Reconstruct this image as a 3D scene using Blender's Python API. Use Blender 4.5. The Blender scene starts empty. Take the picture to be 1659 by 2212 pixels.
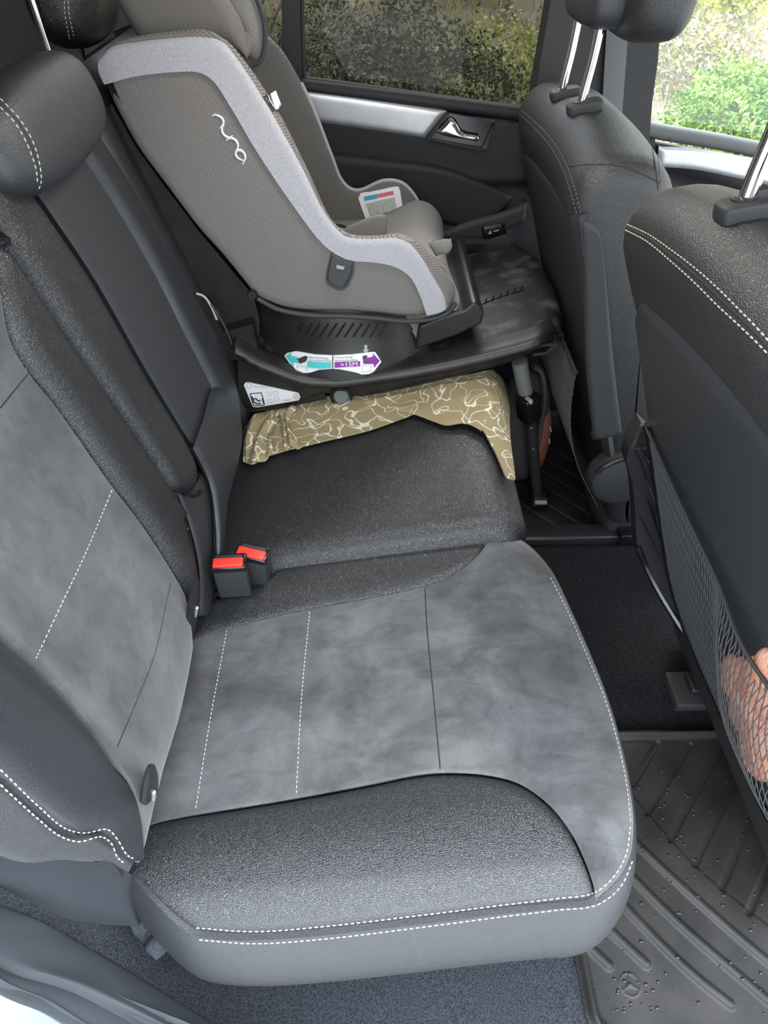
import bpy, bmesh, math, random
import numpy as np
from mathutils import Vector, Matrix
from mathutils.bvhtree import BVHTree

SC = bpy.context.scene
COL = SC.collection
R = math.radians
random.seed(7); np.random.seed(7)

# ------------------------------------------------------------------ camera
IW, IH, FPX = 1659.0, 2212.0, 1500.0
CAM = np.array([0.0, -0.234, 1.14])
PITCH, YAW = R(43.1), R(1.3)
cf = np.array([math.sin(YAW)*math.cos(PITCH), math.cos(YAW)*math.cos(PITCH), -math.sin(PITCH)])
cr_ = np.array([math.cos(YAW), -math.sin(YAW), 0.0])
cu = np.cross(cr_, cf)
cam_data = bpy.data.cameras.new('camera'); cam = bpy.data.objects.new('camera', cam_data)
COL.objects.link(cam); SC.camera = cam
cam_data.sensor_fit = 'VERTICAL'; cam_data.sensor_height = 24.0
cam_data.lens = FPX/IH*24.0
cam_data.clip_start = 0.02; cam_data.clip_end = 200
cam.matrix_world = Matrix(((cr_[0], cu[0], -cf[0], CAM[0]), (cr_[1], cu[1], -cf[1], CAM[1]), (cr_[2], cu[2], -cf[2], CAM[2]), (0, 0, 0, 1)))

# ------------------------------------------------------------------ world, sun, exposure
SC.view_settings.view_transform = 'Standard'; SC.view_settings.look = 'None'
SC.view_settings.gamma = 1.0; SC.view_settings.use_curve_mapping = False
SC.view_settings.exposure = 1.6
W = bpy.data.worlds.new('world'); SC.world = W; W.use_nodes = True
wn = W.node_tree.nodes; wl = W.node_tree.links
bg = wn['Background']; bg.inputs['Strength'].default_value = 1.0
tcw = wn.new('ShaderNodeTexCoord'); sepw = wn.new('ShaderNodeSeparateXYZ'); rampw = wn.new('ShaderNodeValToRGB')
wl.new(tcw.outputs['Generated'], sepw.inputs[0]); wl.new(sepw.outputs['Z'], rampw.inputs[0]); wl.new(rampw.outputs[0], bg.inputs[0])
e = rampw.color_ramp.elements
e[0].position = 0.0; e[0].color = (0.58, 0.60, 0.60, 1)
e[1].position = 0.9; e[1].color = (3.0, 3.25, 3.6, 1)
m_ = rampw.color_ramp.elements.new(0.3); m_.color = (1.3, 1.38, 1.45, 1)
sd = bpy.data.lights.new('sun', 'SUN'); sd.energy = 2.2; sd.angle = R(25); sd.color = (1.0, 0.97, 0.92)
sun = bpy.data.objects.new('sun', sd); COL.objects.link(sun)
sun.rotation_euler = (R(-38), R(12), 0)      # high, from the open door side
sun.location = (0, -3, 4)

dl_ = bpy.data.lights.new('dome_fill_light', 'AREA'); dl_.shape = 'RECTANGLE'; dl_.size = .16; dl_.size_y = .10; dl_.energy = 1.0; dl_.color = (1.0, .93, .84)  # unseen overhead fill, added to lift the light inside the cabin
dome = bpy.data.objects.new('dome_fill_light', dl_); COL.objects.link(dome); dome.location = (.10, .70, 1.272)
# ------------------------------------------------------------------ curve and surface helpers
def ray(a, b):
    a = np.asarray(a, float); b = np.asarray(b, float)
    return cf + cr_*((a-IW/2)/FPX)[..., None] + cu*((IH/2-b)/FPX)[..., None]
def P(a, b, x=None, y=None, z=None):
    d = ray(a, b)
    t = ((x-CAM[0])/d[0]) if x is not None else ((y-CAM[1])/d[1]) if y is not None else ((z-CAM[2])/d[2])
    return CAM + d*t
def catmull(pts, n):
    p = np.asarray(pts, float)
    if len(p) == 1: return np.repeat(p, n, 0)
    if len(p) == 2:
        t = np.linspace(0, 1, n)[:, None]; return p[0]*(1-t)+p[1]*t
    q = np.vstack([2*p[0]-p[1], p, 2*p[-1]-p[-2]])
    out = []
    m = 14
    for i in range(1, len(q)-2):
        p0, p1, p2, p3 = q[i-1], q[i], q[i+1], q[i+2]
        d1 = max(np.linalg.norm(p1-p0), 1e-9)**.5; d2 = max(np.linalg.norm(p2-p1), 1e-9)**.5; d3 = max(np.linalg.norm(p3-p2), 1e-9)**.5
        t0, t1, t2, t3 = 0, d1, d1+d2, d1+d2+d3
        for k in range(m):
            t = t1+(t2-t1)*k/m
            A1 = (t1-t)/(t1-t0)*p0+(t-t0)/(t1-t0)*p1; A2 = (t2-t)/(t2-t1)*p1+(t-t1)/(t2-t1)*p2; A3 = (t3-t)/(t3-t2)*p2+(t-t2)/(t3-t2)*p3
            B1 = (t2-t)/(t2-t0)*A1+(t-t0)/(t2-t0)*A2; B2 = (t3-t)/(t3-t1)*A2+(t-t1)/(t3-t1)*A3
            out.append((t2-t)/(t2-t1)*B1+(t-t1)/(t2-t1)*B2)
    out.append(p[-1]); out = np.array(out)
    s = np.r_[0, np.cumsum(np.linalg.norm(np.diff(out, axis=0), axis=1))]
    u = np.linspace(0, s[-1], n)
    return np.stack([np.interp(u, s, out[:, k]) for k in range(out.shape[1])], 1)
def lin(pts, n):
    out = np.asarray(pts, float)
    s = np.r_[0, np.cumsum(np.linalg.norm(np.diff(out, axis=0), axis=1))]
    u = np.linspace(0, s[-1], n)
    return np.stack([np.interp(u, s, out[:, k]) for k in range(out.shape[1])], 1)
def coons(top, bot, left, right, nu, nv, f=catmull):
    T, B, L, Rr = f(top, nu), f(bot, nu), f(left, nv), f(right, nv)
    u = np.linspace(0, 1, nu)[None, :, None]; v = np.linspace(0, 1, nv)[:, None, None]
    return ((1-v)*T[None]+v*B[None]+(1-u)*L[:, None]+u*Rr[:, None]
            - ((1-u)*(1-v)*T[0]+u*(1-v)*T[-1]+(1-u)*v*B[0]+u*v*B[-1]))
def hit(uv, F, t0=0.15, t1=3.2, n=240):
    """first point where the sight line through each pixel meets the surface F = 0"""
    d = ray(uv[..., 0], uv[..., 1])
    ts = np.linspace(t0, t1, n)
    best = np.full(d.shape[:-1], np.nan); lo = np.full(d.shape[:-1], t0); fa = F(CAM+d*t0)
    amin = np.abs(fa); tmin = np.full(d.shape[:-1], t0)
    found = np.zeros(d.shape[:-1], bool); hi = lo.copy()
    for i in range(1, n):
        fb = F(CAM+d*ts[i])
        new = (~found) & (np.sign(fa) != np.sign(fb))
        lo[new] = ts[i-1]; hi[new] = ts[i]; found |= new
        bt = (np.abs(fb) < amin) & ~found
        amin[bt] = np.abs(fb)[bt]; tmin[bt] = ts[i]
        fa = fb
    sl = np.sign(F(CAM+d*lo[..., None]))
    for _ in range(26):
        mid = .5*(lo+hi); s = np.sign(F(CAM+d*mid[..., None])) == sl
        lo = np.where(s, mid, lo); hi = np.where(s, hi, mid)
    t = np.where(found, .5*(lo+hi), tmin)
    return CAM+d*t[..., None]
def gnormals(g, out=None):
    du = np.gradient(g, axis=1); dv = np.gradient(g, axis=0)
    n = np.cross(du, dv); n /= np.maximum(np.linalg.norm(n, axis=2, keepdims=True), 1e-12)
    ref = (CAM-g) if out is None else np.asarray(out, float)-g
    if np.sum(n*ref) < 0: n = -n
    return n
def puffed(g, w=.012, h=.003, edges='tblr', out=None, n=None):
    if n is None: n = gnormals(g, out)
    sv = np.zeros(g.shape[:2]); sv[1:] = np.cumsum(np.linalg.norm(np.diff(g, axis=0), axis=2), axis=0)
    su = np.zeros(g.shape[:2]); su[:, 1:] = np.cumsum(np.linalg.norm(np.diff(g, axis=1), axis=2), axis=1)
    q = np.ones(g.shape[:2])
    for c, d in (('t', sv), ('b', sv[-1][None]-sv), ('l', su), ('r', su[:, -1][:, None]-su)):
        if c in edges:
            k = 1-np.clip(d/w, 0, 1); q = q*np.sqrt(np.maximum(1-k*k, 0))
    return g+n*(h*(q-1))[..., None]
def grid_faces(nv, nu, off=0, flip=False):
    f = []
    for j in range(nv-1):
        for i in range(nu-1):
            a = off+j*nu+i; q = (a, a+1, a+nu+1, a+nu)
            f.append(q[::-1] if flip else q)
    return f
def shell(g, t, n=None, out=None):
    """closed skin of thickness t behind the grid"""
    nv, nu = g.shape[:2]
    if n is None: n = gnormals(g, out)
    b = g-n*t
    v = np.vstack([g.reshape(-1, 3), b.reshape(-1, 3)]); N = nv*nu
    f = grid_faces(nv, nu)+grid_faces(nv, nu, N, True)
    loop = [i for i in range(nu)]+[j*nu+nu-1 for j in range(1, nv)]+[(nv-1)*nu+i for i in range(nu-2, -1, -1)]+[j*nu for j in range(nv-2, 0, -1)]
    for k in range(len(loop)):
        a, c = loop[k], loop[(k+1) % len(loop)]
        f.append((c, a, a+N, c+N))
    return v, f

class MB:
    """collects shapes into one mesh"""
    def __init__(s): s.v = []; s.f = []; s.n = 0
    def add(s, v, f):
        v = np.asarray(v, float).reshape(-1, 3); s.v.append(v)
        s.f += [tuple(int(i)+s.n for i in q) for q in f]; s.n += len(v); return s
    def shell(s, g, t, **k): return s.add(*shell(g, t, **k))
    def box(s, lo, hi, M=None, bev=0.0):
        bm = bmesh.new(); bmesh.ops.create_cube(bm, size=1)
        lo = np.array(lo, float); hi = np.array(hi, float)
        for v in bm.verts: v.co = Vector((lo+hi)/2+np.array(v.co)*(hi-lo))
        if bev: bmesh.ops.bevel(bm, geom=bm.edges[:], offset=bev, segments=3, profile=.5, affect='EDGES')
        if M is not None: bm.transform(M)
        bm.verts.index_update(); s.add([v.co[:] for v in bm.verts], [[v.index for v in f.verts] for f in bm.faces]); bm.free(); return s
    def tube(s, pts, r, n=10, res=None, flat=1.0, up=None, closed=False, cap=True):
        p = np.asarray(pts, float)
        if res: p = catmull(p, res)
        m = len(p); r = np.broadcast_to(np.asarray(r, float), (m,)) if np.ndim(r) == 0 else np.interp(np.linspace(0, 1, m), np.linspace(0, 1, len(r)), r)
        T = np.gradient(p, axis=0); T /= np.maximum(np.linalg.norm(T, axis=1, keepdims=True), 1e-12)
        if closed: T[0] = T[-1] = (p[1]-p[-2])/max(np.linalg.norm(p[1]-p[-2]), 1e-12)
        ref = np.array(up if up is not None else ((0, 0, 1) if abs(T[0][2]) < .9 else (1, 0, 0)), float)
        V = []
        for i in range(m):
            nrm = ref-T[i]*(ref@T[i])
            nl = np.linalg.norm(nrm)
            nrm = nrm/nl if nl > 1e-6 else np.cross(T[i], [0, 1, 0])
            if up is None: ref = nrm
            b = np.cross(T[i], nrm)
            for k in range(n):
                a = 2*math.pi*k/n
                V.append(p[i]+(nrm*math.cos(a)*flat+b*math.sin(a))*r[i])
        F_ = []
        for i in range(m-1):
            for k in range(n):
                F_.append((i*n+k, i*n+(k+1) % n, (i+1)*n+(k+1) % n, (i+1)*n+k))
        if cap: F_ += [tuple(range(n))[::-1], tuple((m-1)*n+k for k in range(n))]
        return s.add(V, F_)
    def lathe(s, prof, c, axis=(0, 0, 1), n=48, xdir=None):
        ax = np.array(axis, float); ax /= np.linalg.norm(ax)
        x = np.array(xdir if xdir is not None else ((1, 0, 0) if abs(ax[0]) < .9 else (0, 1, 0)), float); x -= ax*(x@ax); x /= np.linalg.norm(x)
        y = np.cross(ax, x); V = []; F_ = []; m = len(prof)
        for (r, h) in prof:
            for k in range(n):
                a = 2*math.pi*k/n; V.append(np.array(c)+x*r*math.cos(a)+y*r*math.sin(a)+ax*h)
        for i in range(m-1):
            for k in range(n): F_.append((i*n+k, i*n+(k+1) % n, (i+1)*n+(k+1) % n, (i+1)*n+k))
        F_ += [tuple(range(n))[::-1], tuple((m-1)*n+k for k in range(n))]
        return s.add(V, F_)
    def prism(s, pts, vec):
        """polygon given by 3D points, pushed along vec"""
        p = np.asarray(pts, float); n = len(p)
        q = p+np.array(vec, float)
        return s.add(np.vstack([p, q]), [tuple(range(n))[::-1], tuple(range(n, 2*n))]+[(i, (i+1) % n, n+(i+1) % n, n+i) for i in range(n)])
    def ball(s, c, r, M=None, sub=3, noise=0.0):
        bm = bmesh.new(); bmesh.ops.create_icosphere(bm, subdivisions=sub, radius=1)
        r = np.broadcast_to(np.array(r, float), (3,)); V = []
        for v in bm.verts:
            p = np.array(v.co)*r*(1+noise*random.uniform(-1, 1))
            if M is not None: p = np.array(M @ Vector(p))
            V.append(p+np.array(c))
        bm.verts.index_update(); s.add(V, [[v.index for v in f.verts] for f in bm.faces]); bm.free(); return s
    def build(s, name, mat, parent=None, smooth=True, origin=None, fix=True, **tags):
        v = np.vstack(s.v)
        if parent is not None: o0 = np.array(base_of(parent))
        elif origin is not None: o0 = np.array(origin, float)
        else: o0 = np.array([(v[:, 0].min()+v[:, 0].max())/2, (v[:, 1].min()+v[:, 1].max())/2, v[:, 2].min()])
        me = bpy.data.meshes.new(name); me.from_pydata((v-o0).tolist(), [], s.f); me.update()
        if fix:
            bm = bmesh.new(); bm.from_mesh(me); bmesh.ops.recalc_face_normals(bm, faces=bm.faces[:]); bm.to_mesh(me); bm.free()
        me.materials.append(mat)
        o = bpy.data.objects.new(name, me); COL.objects.link(o)
        if smooth:
            me.polygons.foreach_set('use_smooth', [True]*len(me.polygons))
            try: me.set_sharp_from_angle(angle=R(42))
            except Exception: pass
        if parent is not None: o.parent = parent
        else: o.location = o0
        for k, val in tags.items(): o[k] = val
        return o
BASE = {}
def base_of(o):
    while o.parent is not None: o = o.parent
    return o.location[:]
def thing(name, loc, label, category, group=None, kind=None):
    o = bpy.data.objects.new(name, None); COL.objects.link(o); o.location = loc; o.empty_display_size = .05
    if label: o['label'] = label
    if category: o['category'] = category
    if group: o['group'] = group
    if kind: o['kind'] = kind
    return o
def panel(name, mat, parent, top, bot, left, right, F, nu=60, nv=40, w=.012, h=.003, edges='tblr', t=.012, f=catmull, fade=0, **tags):
    g = hit(coons(top, bot, left, right, nu, nv, f), F); g0 = g
    g = puffed(g, w, h, edges)
    if fade:
        k = sm(1-fade, 1-fade*.3, np.linspace(0, 1, nu))[None, :, None]; g = g*(1-k)+g0*k
    return MB().shell(g, t).build(name, mat, parent, **tags)
def bvh_of(objs):
    V = []; Fc = []; n = 0
    for o in (objs if isinstance(objs, (list, tuple)) else [objs]):
        b = Vector(base_of(o)); V += [v.co+b for v in o.data.vertices]; Fc += [[i+n for i in p.vertices] for p in o.data.polygons]; n = len(V)
    return BVHTree.FromPolygons(V, Fc)
def drape(pix, bv, lift=0.0, dens=None, f=catmull):
    """points where the sight lines meet a built surface, with its normals"""
    pix = f(pix, dens) if dens else np.asarray(pix, float)
    out = []; nn = []
    for a, b in pix:
        d = Vector(ray(a, b)).normalized()
        loc, nr, idx, dist = bv.ray_cast(Vector(CAM), d)
        if loc is None: continue
        if nr.dot(d) > 0: nr = -nr
        out.append(np.array(loc)+np.array(nr)*lift); nn.append(np.array(nr))
    return np.array(out), np.array(nn)
def stitches(name, pix, bv, mat, parent, dash=.0042, gap=.0022, r=.0006, lift=.0003, n=260, **tags):
    p, nn = drape(pix, bv, lift, n)
    if len(p) < 8: print('stitches off surface', name, pix[0]); return None
    s = np.r_[0, np.cumsum(np.linalg.norm(np.diff(p, axis=0), axis=1))]
    mb = MB(); u = 0.0
    while u+dash < s[-1]:
        q = [np.array([np.interp(u+dash*k, s, p[:, c]) for c in range(3)]) for k in (0, .2, .5, .8, 1)]
        i = int(np.searchsorted(s, u+dash/2)); i = min(i, len(nn)-1)
        if np.linalg.norm(q[-1]-q[0]) < dash*1.3:
            mb.tube(q, [r*.25, r, r*1.1, r, r*.25], n=6)
        u += dash+gap
    return mb.build(name, mat, parent, fix=False, **tags)
def decal(name, pixpoly, bv, mat, parent, lift=.0008, t=.0006, step=9.0, **tags):
    """thin sheet of the given pixel outline lying on a built surface"""
    pp = np.asarray(pixpoly, float)
    bm = bmesh.new(); vs = [bm.verts.new((a, b, 0)) for a, b in pp]; bm.faces.new(vs)
    bmesh.ops.triangulate(bm, faces=bm.faces[:])
    for _ in range(6):
        es = [e for e in bm.edges if e.calc_length() > step]
        if not es: break
        bmesh.ops.subdivide_edges(bm, edges=es, cuts=1); bmesh.ops.triangulate(bm, faces=[f_ for f_ in bm.faces if len(f_.verts) > 3])
    bm.verts.index_update(); V = []; N_ = []; lastd = None
    for v in bm.verts:
        d = Vector(ray(v.co.x, v.co.y)).normalized(); loc, nr, i, ds = bv.ray_cast(Vector(CAM), d)
        if loc is None:
            loc = Vector(CAM)+d*(lastd or 1.0); nr = -d
        else: lastd = ds
        if nr.dot(d) > 0: nr = -nr
        V.append(np.array(loc)+np.array(nr)*lift); N_.append(np.array(nr))
    V = np.array(V); N_ = np.array(N_); n = len(V)
    fs = [[v.index for v in f_.verts] for f_ in bm.faces]
    be = [(e_.verts[0].index, e_.verts[1].index) for e_ in bm.edges if len(e_.link_faces) == 1]
    bm.free()
    m = MB().add(np.vstack([V+N_*t, V-N_*lift*1.5]), fs+[[i+n for i in q[::-1]] for q in fs]+[(a, b, b+n, a+n) for a, b in be])
    return m.build(name, mat, parent, **tags)
def line_on(mb, pix, bv, r, lift=0.0, n=None, f=catmull, flat=1.0, seg=6):
    p, nn = drape(pix, bv, lift, n or max(8, len(pix)*6), f)
    if len(p) > 1: mb.tube(p, r, n=seg, flat=flat, up=nn.mean(0))
def sm(a, b, x):
    t = np.clip((x-a)/(b-a), 0, 1); return t*t*(3-2*t)

# ------------------------------------------------------------------ materials
def mat(name, col, rough=.5, metal=0.0, spec=.5, **k):
    m = bpy.data.materials.new(name); m.use_nodes = True; b = m.node_tree.nodes['Principled BSDF']
    b.inputs['Base Color'].default_value = (*col, 1); b.inputs['Roughness'].default_value = rough
    b.inputs['Metallic'].default_value = metal; b.inputs['Specular IOR Level'].default_value = spec
    for a, v in k.items(): b.inputs[a.replace('_', ' ')].default_value = v
    return m
def nd(m, t, **k):
    n = m.node_tree.nodes.new(t)
    for a, v in k.items():
        if a in n.inputs: n.inputs[a].default_value = v
        else: setattr(n, a, v)
    return n
def lk(m, a, b): m.node_tree.links.new(a, b)
def coords(m, scale=(1, 1, 1), rot=(0, 0, 0)):
    tc = nd(m, 'ShaderNodeTexCoord'); mp = nd(m, 'ShaderNodeMapping'); mp.inputs['Scale'].default_value = scale; mp.inputs['Rotation'].default_value = rot
    lk(m, tc.outputs['Object'], mp.inputs[0]); return mp.outputs[0]
def bump(m, h, strength, dist, prev=None):
    b = nd(m, 'ShaderNodeBump'); b.inputs['Strength'].default_value = strength; b.inputs['Distance'].default_value = dist
    lk(m, h, b.inputs['Height'])
    if prev: lk(m, prev, b.inputs['Normal'])
    lk(m, b.outputs[0], m.node_tree.nodes['Principled BSDF'].inputs['Normal']); return b.outputs[0]
def leather(name, col, rough=.42, scale=430, st=.5, spec=.5):
    m = mat(name, col, rough, spec=spec); c = coords(m)
    nz = nd(m, 'ShaderNodeTexNoise', Scale=90.0, Detail=2.0); lk(m, c, nz.inputs['Vector'])
    mx = nd(m, 'ShaderNodeMixRGB'); mx.inputs[0].default_value = .0022; lk(m, c, mx.inputs[1]); lk(m, nz.outputs['Color'], mx.inputs[2])
    v = nd(m, 'ShaderNodeTexVoronoi', feature='DISTANCE_TO_EDGE', Scale=float(scale)); lk(m, mx.outputs[0], v.inputs['Vector'])
    r = nd(m, 'ShaderNodeValToRGB'); r.color_ramp.elements[0].position = .0; r.color_ramp.elements[1].position = .28; r.color_ramp.interpolation = 'EASE'
    lk(m, v.outputs[0], r.inputs[0])
    bump(m, r.outputs[0], st, .0011)
    mc = nd(m, 'ShaderNodeMixRGB'); mc.inputs[1].default_value = (col[0]*.6, col[1]*.6, col[2]*.6, 1); mc.inputs[2].default_value = (col[0]*1.12, col[1]*1.12, col[2]*1.12, 1)  # grain shading put into the colour: creases darker, cell tops lighter
    lk(m, r.outputs[0], mc.inputs[0]); lk(m, mc.outputs[0], m.node_tree.nodes['Principled BSDF'].inputs['Base Color'])
    return m
def noisecol(m, c1, c2, scale, detail=4, lo=.35, hi=.65, c=None, dist=0.0):
    c = c or coords(m)
    nz = nd(m, 'ShaderNodeTexNoise', Scale=float(scale), Detail=float(detail), Distortion=float(dist)); lk(m, c, nz.inputs['Vector'])
    r = nd(m, 'ShaderNodeValToRGB'); r.color_ramp.elements[0].position = lo; r.color_ramp.elements[1].position = hi
    r.color_ramp.elements[0].color = (*c1, 1); r.color_ramp.elements[1].color = (*c2, 1)
    lk(m, nz.outputs[0], r.inputs[0]); lk(m, r.outputs[0], m.node_tree.nodes['Principled BSDF'].inputs['Base Color'])
    return nz, r
M = {}
M['leather'] = leather('black_leather', (.021, .0225, .025), .33, 500, .42, .8)
M['leather_smooth'] = leather('smooth_black_leather', (.036, .039, .044), .42, 640, .22, .7)
M['leather_front'] = leather('front_black_leather', (.028, .0295, .031), .42, 500, .32, .7)
M['vinyl'] = leather('armrest_vinyl', (.044, .047, .052), .62, 900, .2)
def suede(name, c1, c2):
    m = mat(name, c1, .95, spec=.12); 
    m.node_tree.nodes['Principled BSDF'].inputs['Sheen Weight'].default_value = .35
    m.node_tree.nodes['Principled BSDF'].inputs['Sheen Roughness'].default_value = .5
    c = coords(m)
    n1 = nd(m, 'ShaderNodeTexNoise', Scale=9.0, Detail=5.0, Roughness=.6, Distortion=.35); lk(m, c, n1.inputs['Vector'])
    n2 = nd(m, 'ShaderNodeTexNoise', Scale=1100.0, Detail=2.0); lk(m, c, n2.inputs['Vector'])
    r = nd(m, 'ShaderNodeValToRGB'); el = r.color_ramp.elements
    el[0].position = .36; el[0].color = (*c1, 1); el[1].position = .66; el[1].color = (*c2, 1)
    lk(m, n1.outputs[0], r.inputs[0])
    mx = nd(m, 'ShaderNodeMixRGB', blend_type='MULTIPLY'); mx.inputs[0].default_value = .75
    r2 = nd(m, 'ShaderNodeValToRGB'); r2.color_ramp.elements[0].position = .3; r2.color_ramp.elements[1].position = .7; r2.color_ramp.elements[0].color = (.72, .72, .72, 1); r2.color_ramp.elements[1].color = (1.25, 1.25, 1.25, 1)
    lk(m, n2.outputs[0], r2.inputs[0]); lk(m, r.outputs[0], mx.inputs[1]); lk(m, r2.outputs[0], mx.inputs[2])
    n3 = nd(m, 'ShaderNodeTexNoise', Scale=6.0, Detail=3.0, Distortion=.6); lk(m, coords(m, (1.3, .8, 1), (0, 0, .6)), n3.inputs['Vector'])
    r3 = nd(m, 'ShaderNodeValToRGB'); r3.color_ramp.elements[0].position = .38; r3.color_ramp.elements[1].position = .62; r3.color_ramp.elements[0].color = (.98, 1.0, 1.04, 1); r3.color_ramp.elements[1].color = (1.04, 1.02, .97, 1)
    n4 = nd(m, 'ShaderNodeTexNoise', Scale=26.0, Detail=4.0, Distortion=1.2); lk(m, coords(m, (.6, 1.5, 1), (0, 0, .9)), n4.inputs['Vector'])
    r4 = nd(m, 'ShaderNodeValToRGB'); r4.color_ramp.elements[0].position = .30; r4.color_ramp.elements[1].position = .55; r4.color_ramp.elements[0].color = (.72, .72, .72, 1); r4.color_ramp.elements[1].color = (1.04, 1.04, 1.04, 1)
    lk(m, n4.outputs[0], r4.inputs[0]); m4_ = nd(m, 'ShaderNodeMixRGB', blend_type='MULTIPLY'); m4_.inputs[0].default_value = .8; lk(m, mx.outputs[0], m4_.inputs[1]); lk(m, r4.outputs[0], m4_.inputs[2]); mx = m4_
    lk(m, n3.outputs[0], r3.inputs[0]); m3_ = nd(m, 'ShaderNodeMixRGB', blend_type='MULTIPLY'); m3_.inputs[0].default_value = 1.0; lk(m, mx.outputs[0], m3_.inputs[1]); lk(m, r3.outputs[0], m3_.inputs[2])
    lk(m, m3_.outputs[0], m.node_tree.nodes['Principled BSDF'].inputs['Base Color'])
    bump(m, n2.outputs[0], .3, .0005)
    return m
M['suede'] = suede('grey_suede', (.048, .048, .048), (.125, .126, .129))
M['suede_back'] = suede('backrest_suede', (.060, .061, .062), (.112, .114, .117))
M['thread'] = mat('white_thread', (.60, .60, .56), .8)
M['thread_dark'] = mat('black_thread', (.02, .02, .022), .8)
M['plastic'] = mat('black_plastic', (.018, .018, .020), .38)
M['plastic_matt'] = mat('matt_black_plastic', (.030, .031, .033), .6)
M['plastic_gloss'] = mat('gloss_black_plastic', (.010, .010, .011), .16)
M['door_plastic'] = leather('door_card_vinyl', (.017, .019, .023), .6, 800, .2)
M['chrome'] = mat('chrome', (.85, .83, .8), .08, 1.0)
M['silver'] = mat('satin_silver_trim', (.62, .64, .67), .38, .65)
noisecol(M['silver'], (.60, .62, .645), (.66, .68, .705), 60)
M['red'] = mat('red_release_plastic', (.75, .045, .03), .35)
M['white'] = mat('white_sticker', (.75, .76, .77), .4)
M['dark_print'] = mat('dark_print', (.03, .03, .035), .5)
M['grey_print'] = mat('grey_print', (.38, .39, .40), .5)

FLOOR = 0.0
GROUP_SEAT = None
# ================================================================== REAR BENCH, NEAR SECTION
def zA(x, y):
    z = .352+.165*x+.014*np.exp(-((y-.07)/.07)**2)+.008*np.exp(-((y-.47)/.05)**2)
    z = z-1.8*np.maximum(0, x-.15)**2-1.1*np.maximum(0, .04-y)**2*6
    return z
FA = lambda p: p[..., 2]-zA(p[..., 0], p[..., 1])
seat_near = thing('rear_bench', (0.02, .25, 0.0), 'grey suede and black leather rear seat nearest the open door, with stitched suede panels', 'car seat')
farb_bot = [(380, 1391), (425, 1378), (560, 1339), (670, 1315), (800, 1292), (920, 1265), (980, 1240), (1030, 1200), (1065, 1150)]
crease = [(380, 1355), (430, 1318), (450, 1298), (525, 1274), (580, 1243), (600, 1226), (700, 1198), (800, 1178), (900, 1157), (1000, 1144), (1065, 1148)]
nearb_top = [(300, 1788), (335, 1775), (380, 1765), (420, 1758), (640, 1722), (800, 1692), (900, 1672), (960, 1667), (1050, 1672), (1120, 1690), (1180, 1730), (1230, 1790), (1265, 1860), (1285, 1920), (1288, 1945)]
nearb_bot = [(255, 1850), (281, 1881), (329, 1936), (380, 1986), (416, 2012), (450, 2020), (549, 2024), (700, 2013), (900, 1990), (1100, 1965), (1200, 1955), (1288, 1945)]
front_edge = [(1065, 1150), (1100, 1153), (1140, 1175), (1190, 1230), (1230, 1310), (1270, 1400), (1310, 1500), (1340, 1600), (1362, 1700), (1370, 1780), (1362, 1850), (1335, 1900), (1288, 1945)]
A_far = panel('far_bolster', M['leather'], seat_near, crease[:-1]+[(1062, 1146)], farb_bot[:-1]+[(1063, 1151)], [crease[0], farb_bot[0]], [(1062, 1146), (1063, 1151)], FA, 90, 24, w=.014, h=.005)
A_sue = panel('suede_cushion', M['suede'], seat_near, farb_bot, nearb_top, [(380, 1391), (372, 1500), (345, 1640), (300, 1788)], front_edge, FA, 110, 110, w=.009, h=.0022)
A_near = panel('near_bolster', M['leather'], seat_near, nearb_top[:-1]+[(1287, 1943)], nearb_bot[:-1]+[(1287, 1947)], [nearb_top[0], (275, 1815), nearb_bot[0]], [(1287, 1943), (1287, 1947)], FA, 110, 50, w=.016, h=.007)
# front and side skirt hanging from the seam
seam_px = front_edge[:-1]+[(1288, 1945)]+nearb_bot[::-1][1:]
sk0 = hit(catmull(seam_px, 170), FA)
tan = np.gradient(sk0, axis=0); out = np.stack([-tan[:, 1], tan[:, 0], 0*tan[:, 0]], 1)
cen = np.array([0.0, .25, 0]); s_ = np.sign(np.sum(out*(sk0-cen), axis=1)); out *= s_[:, None]; out /= np.maximum(np.linalg.norm(out, axis=1, keepdims=True), 1e-9)
k_ = np.ones(9)/9
for c in range(3): out[:, c] = np.convolve(np.pad(out[:, c], 4, mode='edge'), k_, 'valid')
nearside = sm(.2, .9, -out[:, 1])
fr_ = sm(0.0, .25, np.linspace(0, 1, 170))
rows = [sk0+out*(-.006)+np.array([0, 0, -.003])]
rows.append(sk0+out*0+np.array([0, 0, -.001]))
for o_, z_ in ((.006, -.008), (.017, -.04), (.022, -.09), (.012, -.14), (-.02, -.19), (-.05, -.21)):
    rr = sk0+out*(o_*(.55+.45*nearside))[:, None]
    rr[:, 2] = sk0[:, 2]+z_*(.85+.1*nearside)
    rows.append(rr)
skg = np.array([catmull(np.array(rows)[:, i], 26) for i in range(170)]).transpose(1, 0, 2)
A_skirt = MB().shell(skg, .008, out=(0, -2, .2)).build('cushion_skirt', M['leather_smooth'], seat_near)
bvA = bvh_of([A_far, A_sue, A_near, A_skirt])
def offs(px, dx, dy): return [(a+dx, b+dy) for a, b in px]
stitches('seam_stitching', [(424, 2004), (549, 2012), (700, 2001), (900, 1978), (1100, 1953), (1200, 1941), (1284, 1928), (1326, 1893), (1352, 1846), (1362, 1780)], bvA, M['thread'], seat_near)
stitches('seam_stitching', [(430, 2030), (549, 2038), (700, 2028), (900, 2004), (1100, 1978), (1200, 1966), (1290, 1954), (1340, 1915), (1368, 1855)], bvA, M['thread'], seat_near)
stitches('edge_stitching', [(1362, 1775), (1354, 1700), (1334, 1604), (1304, 1504), (1266, 1412), (1225, 1318), (1188, 1246)], bvA, M['thread'], seat_near, r=.0004)
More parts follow.
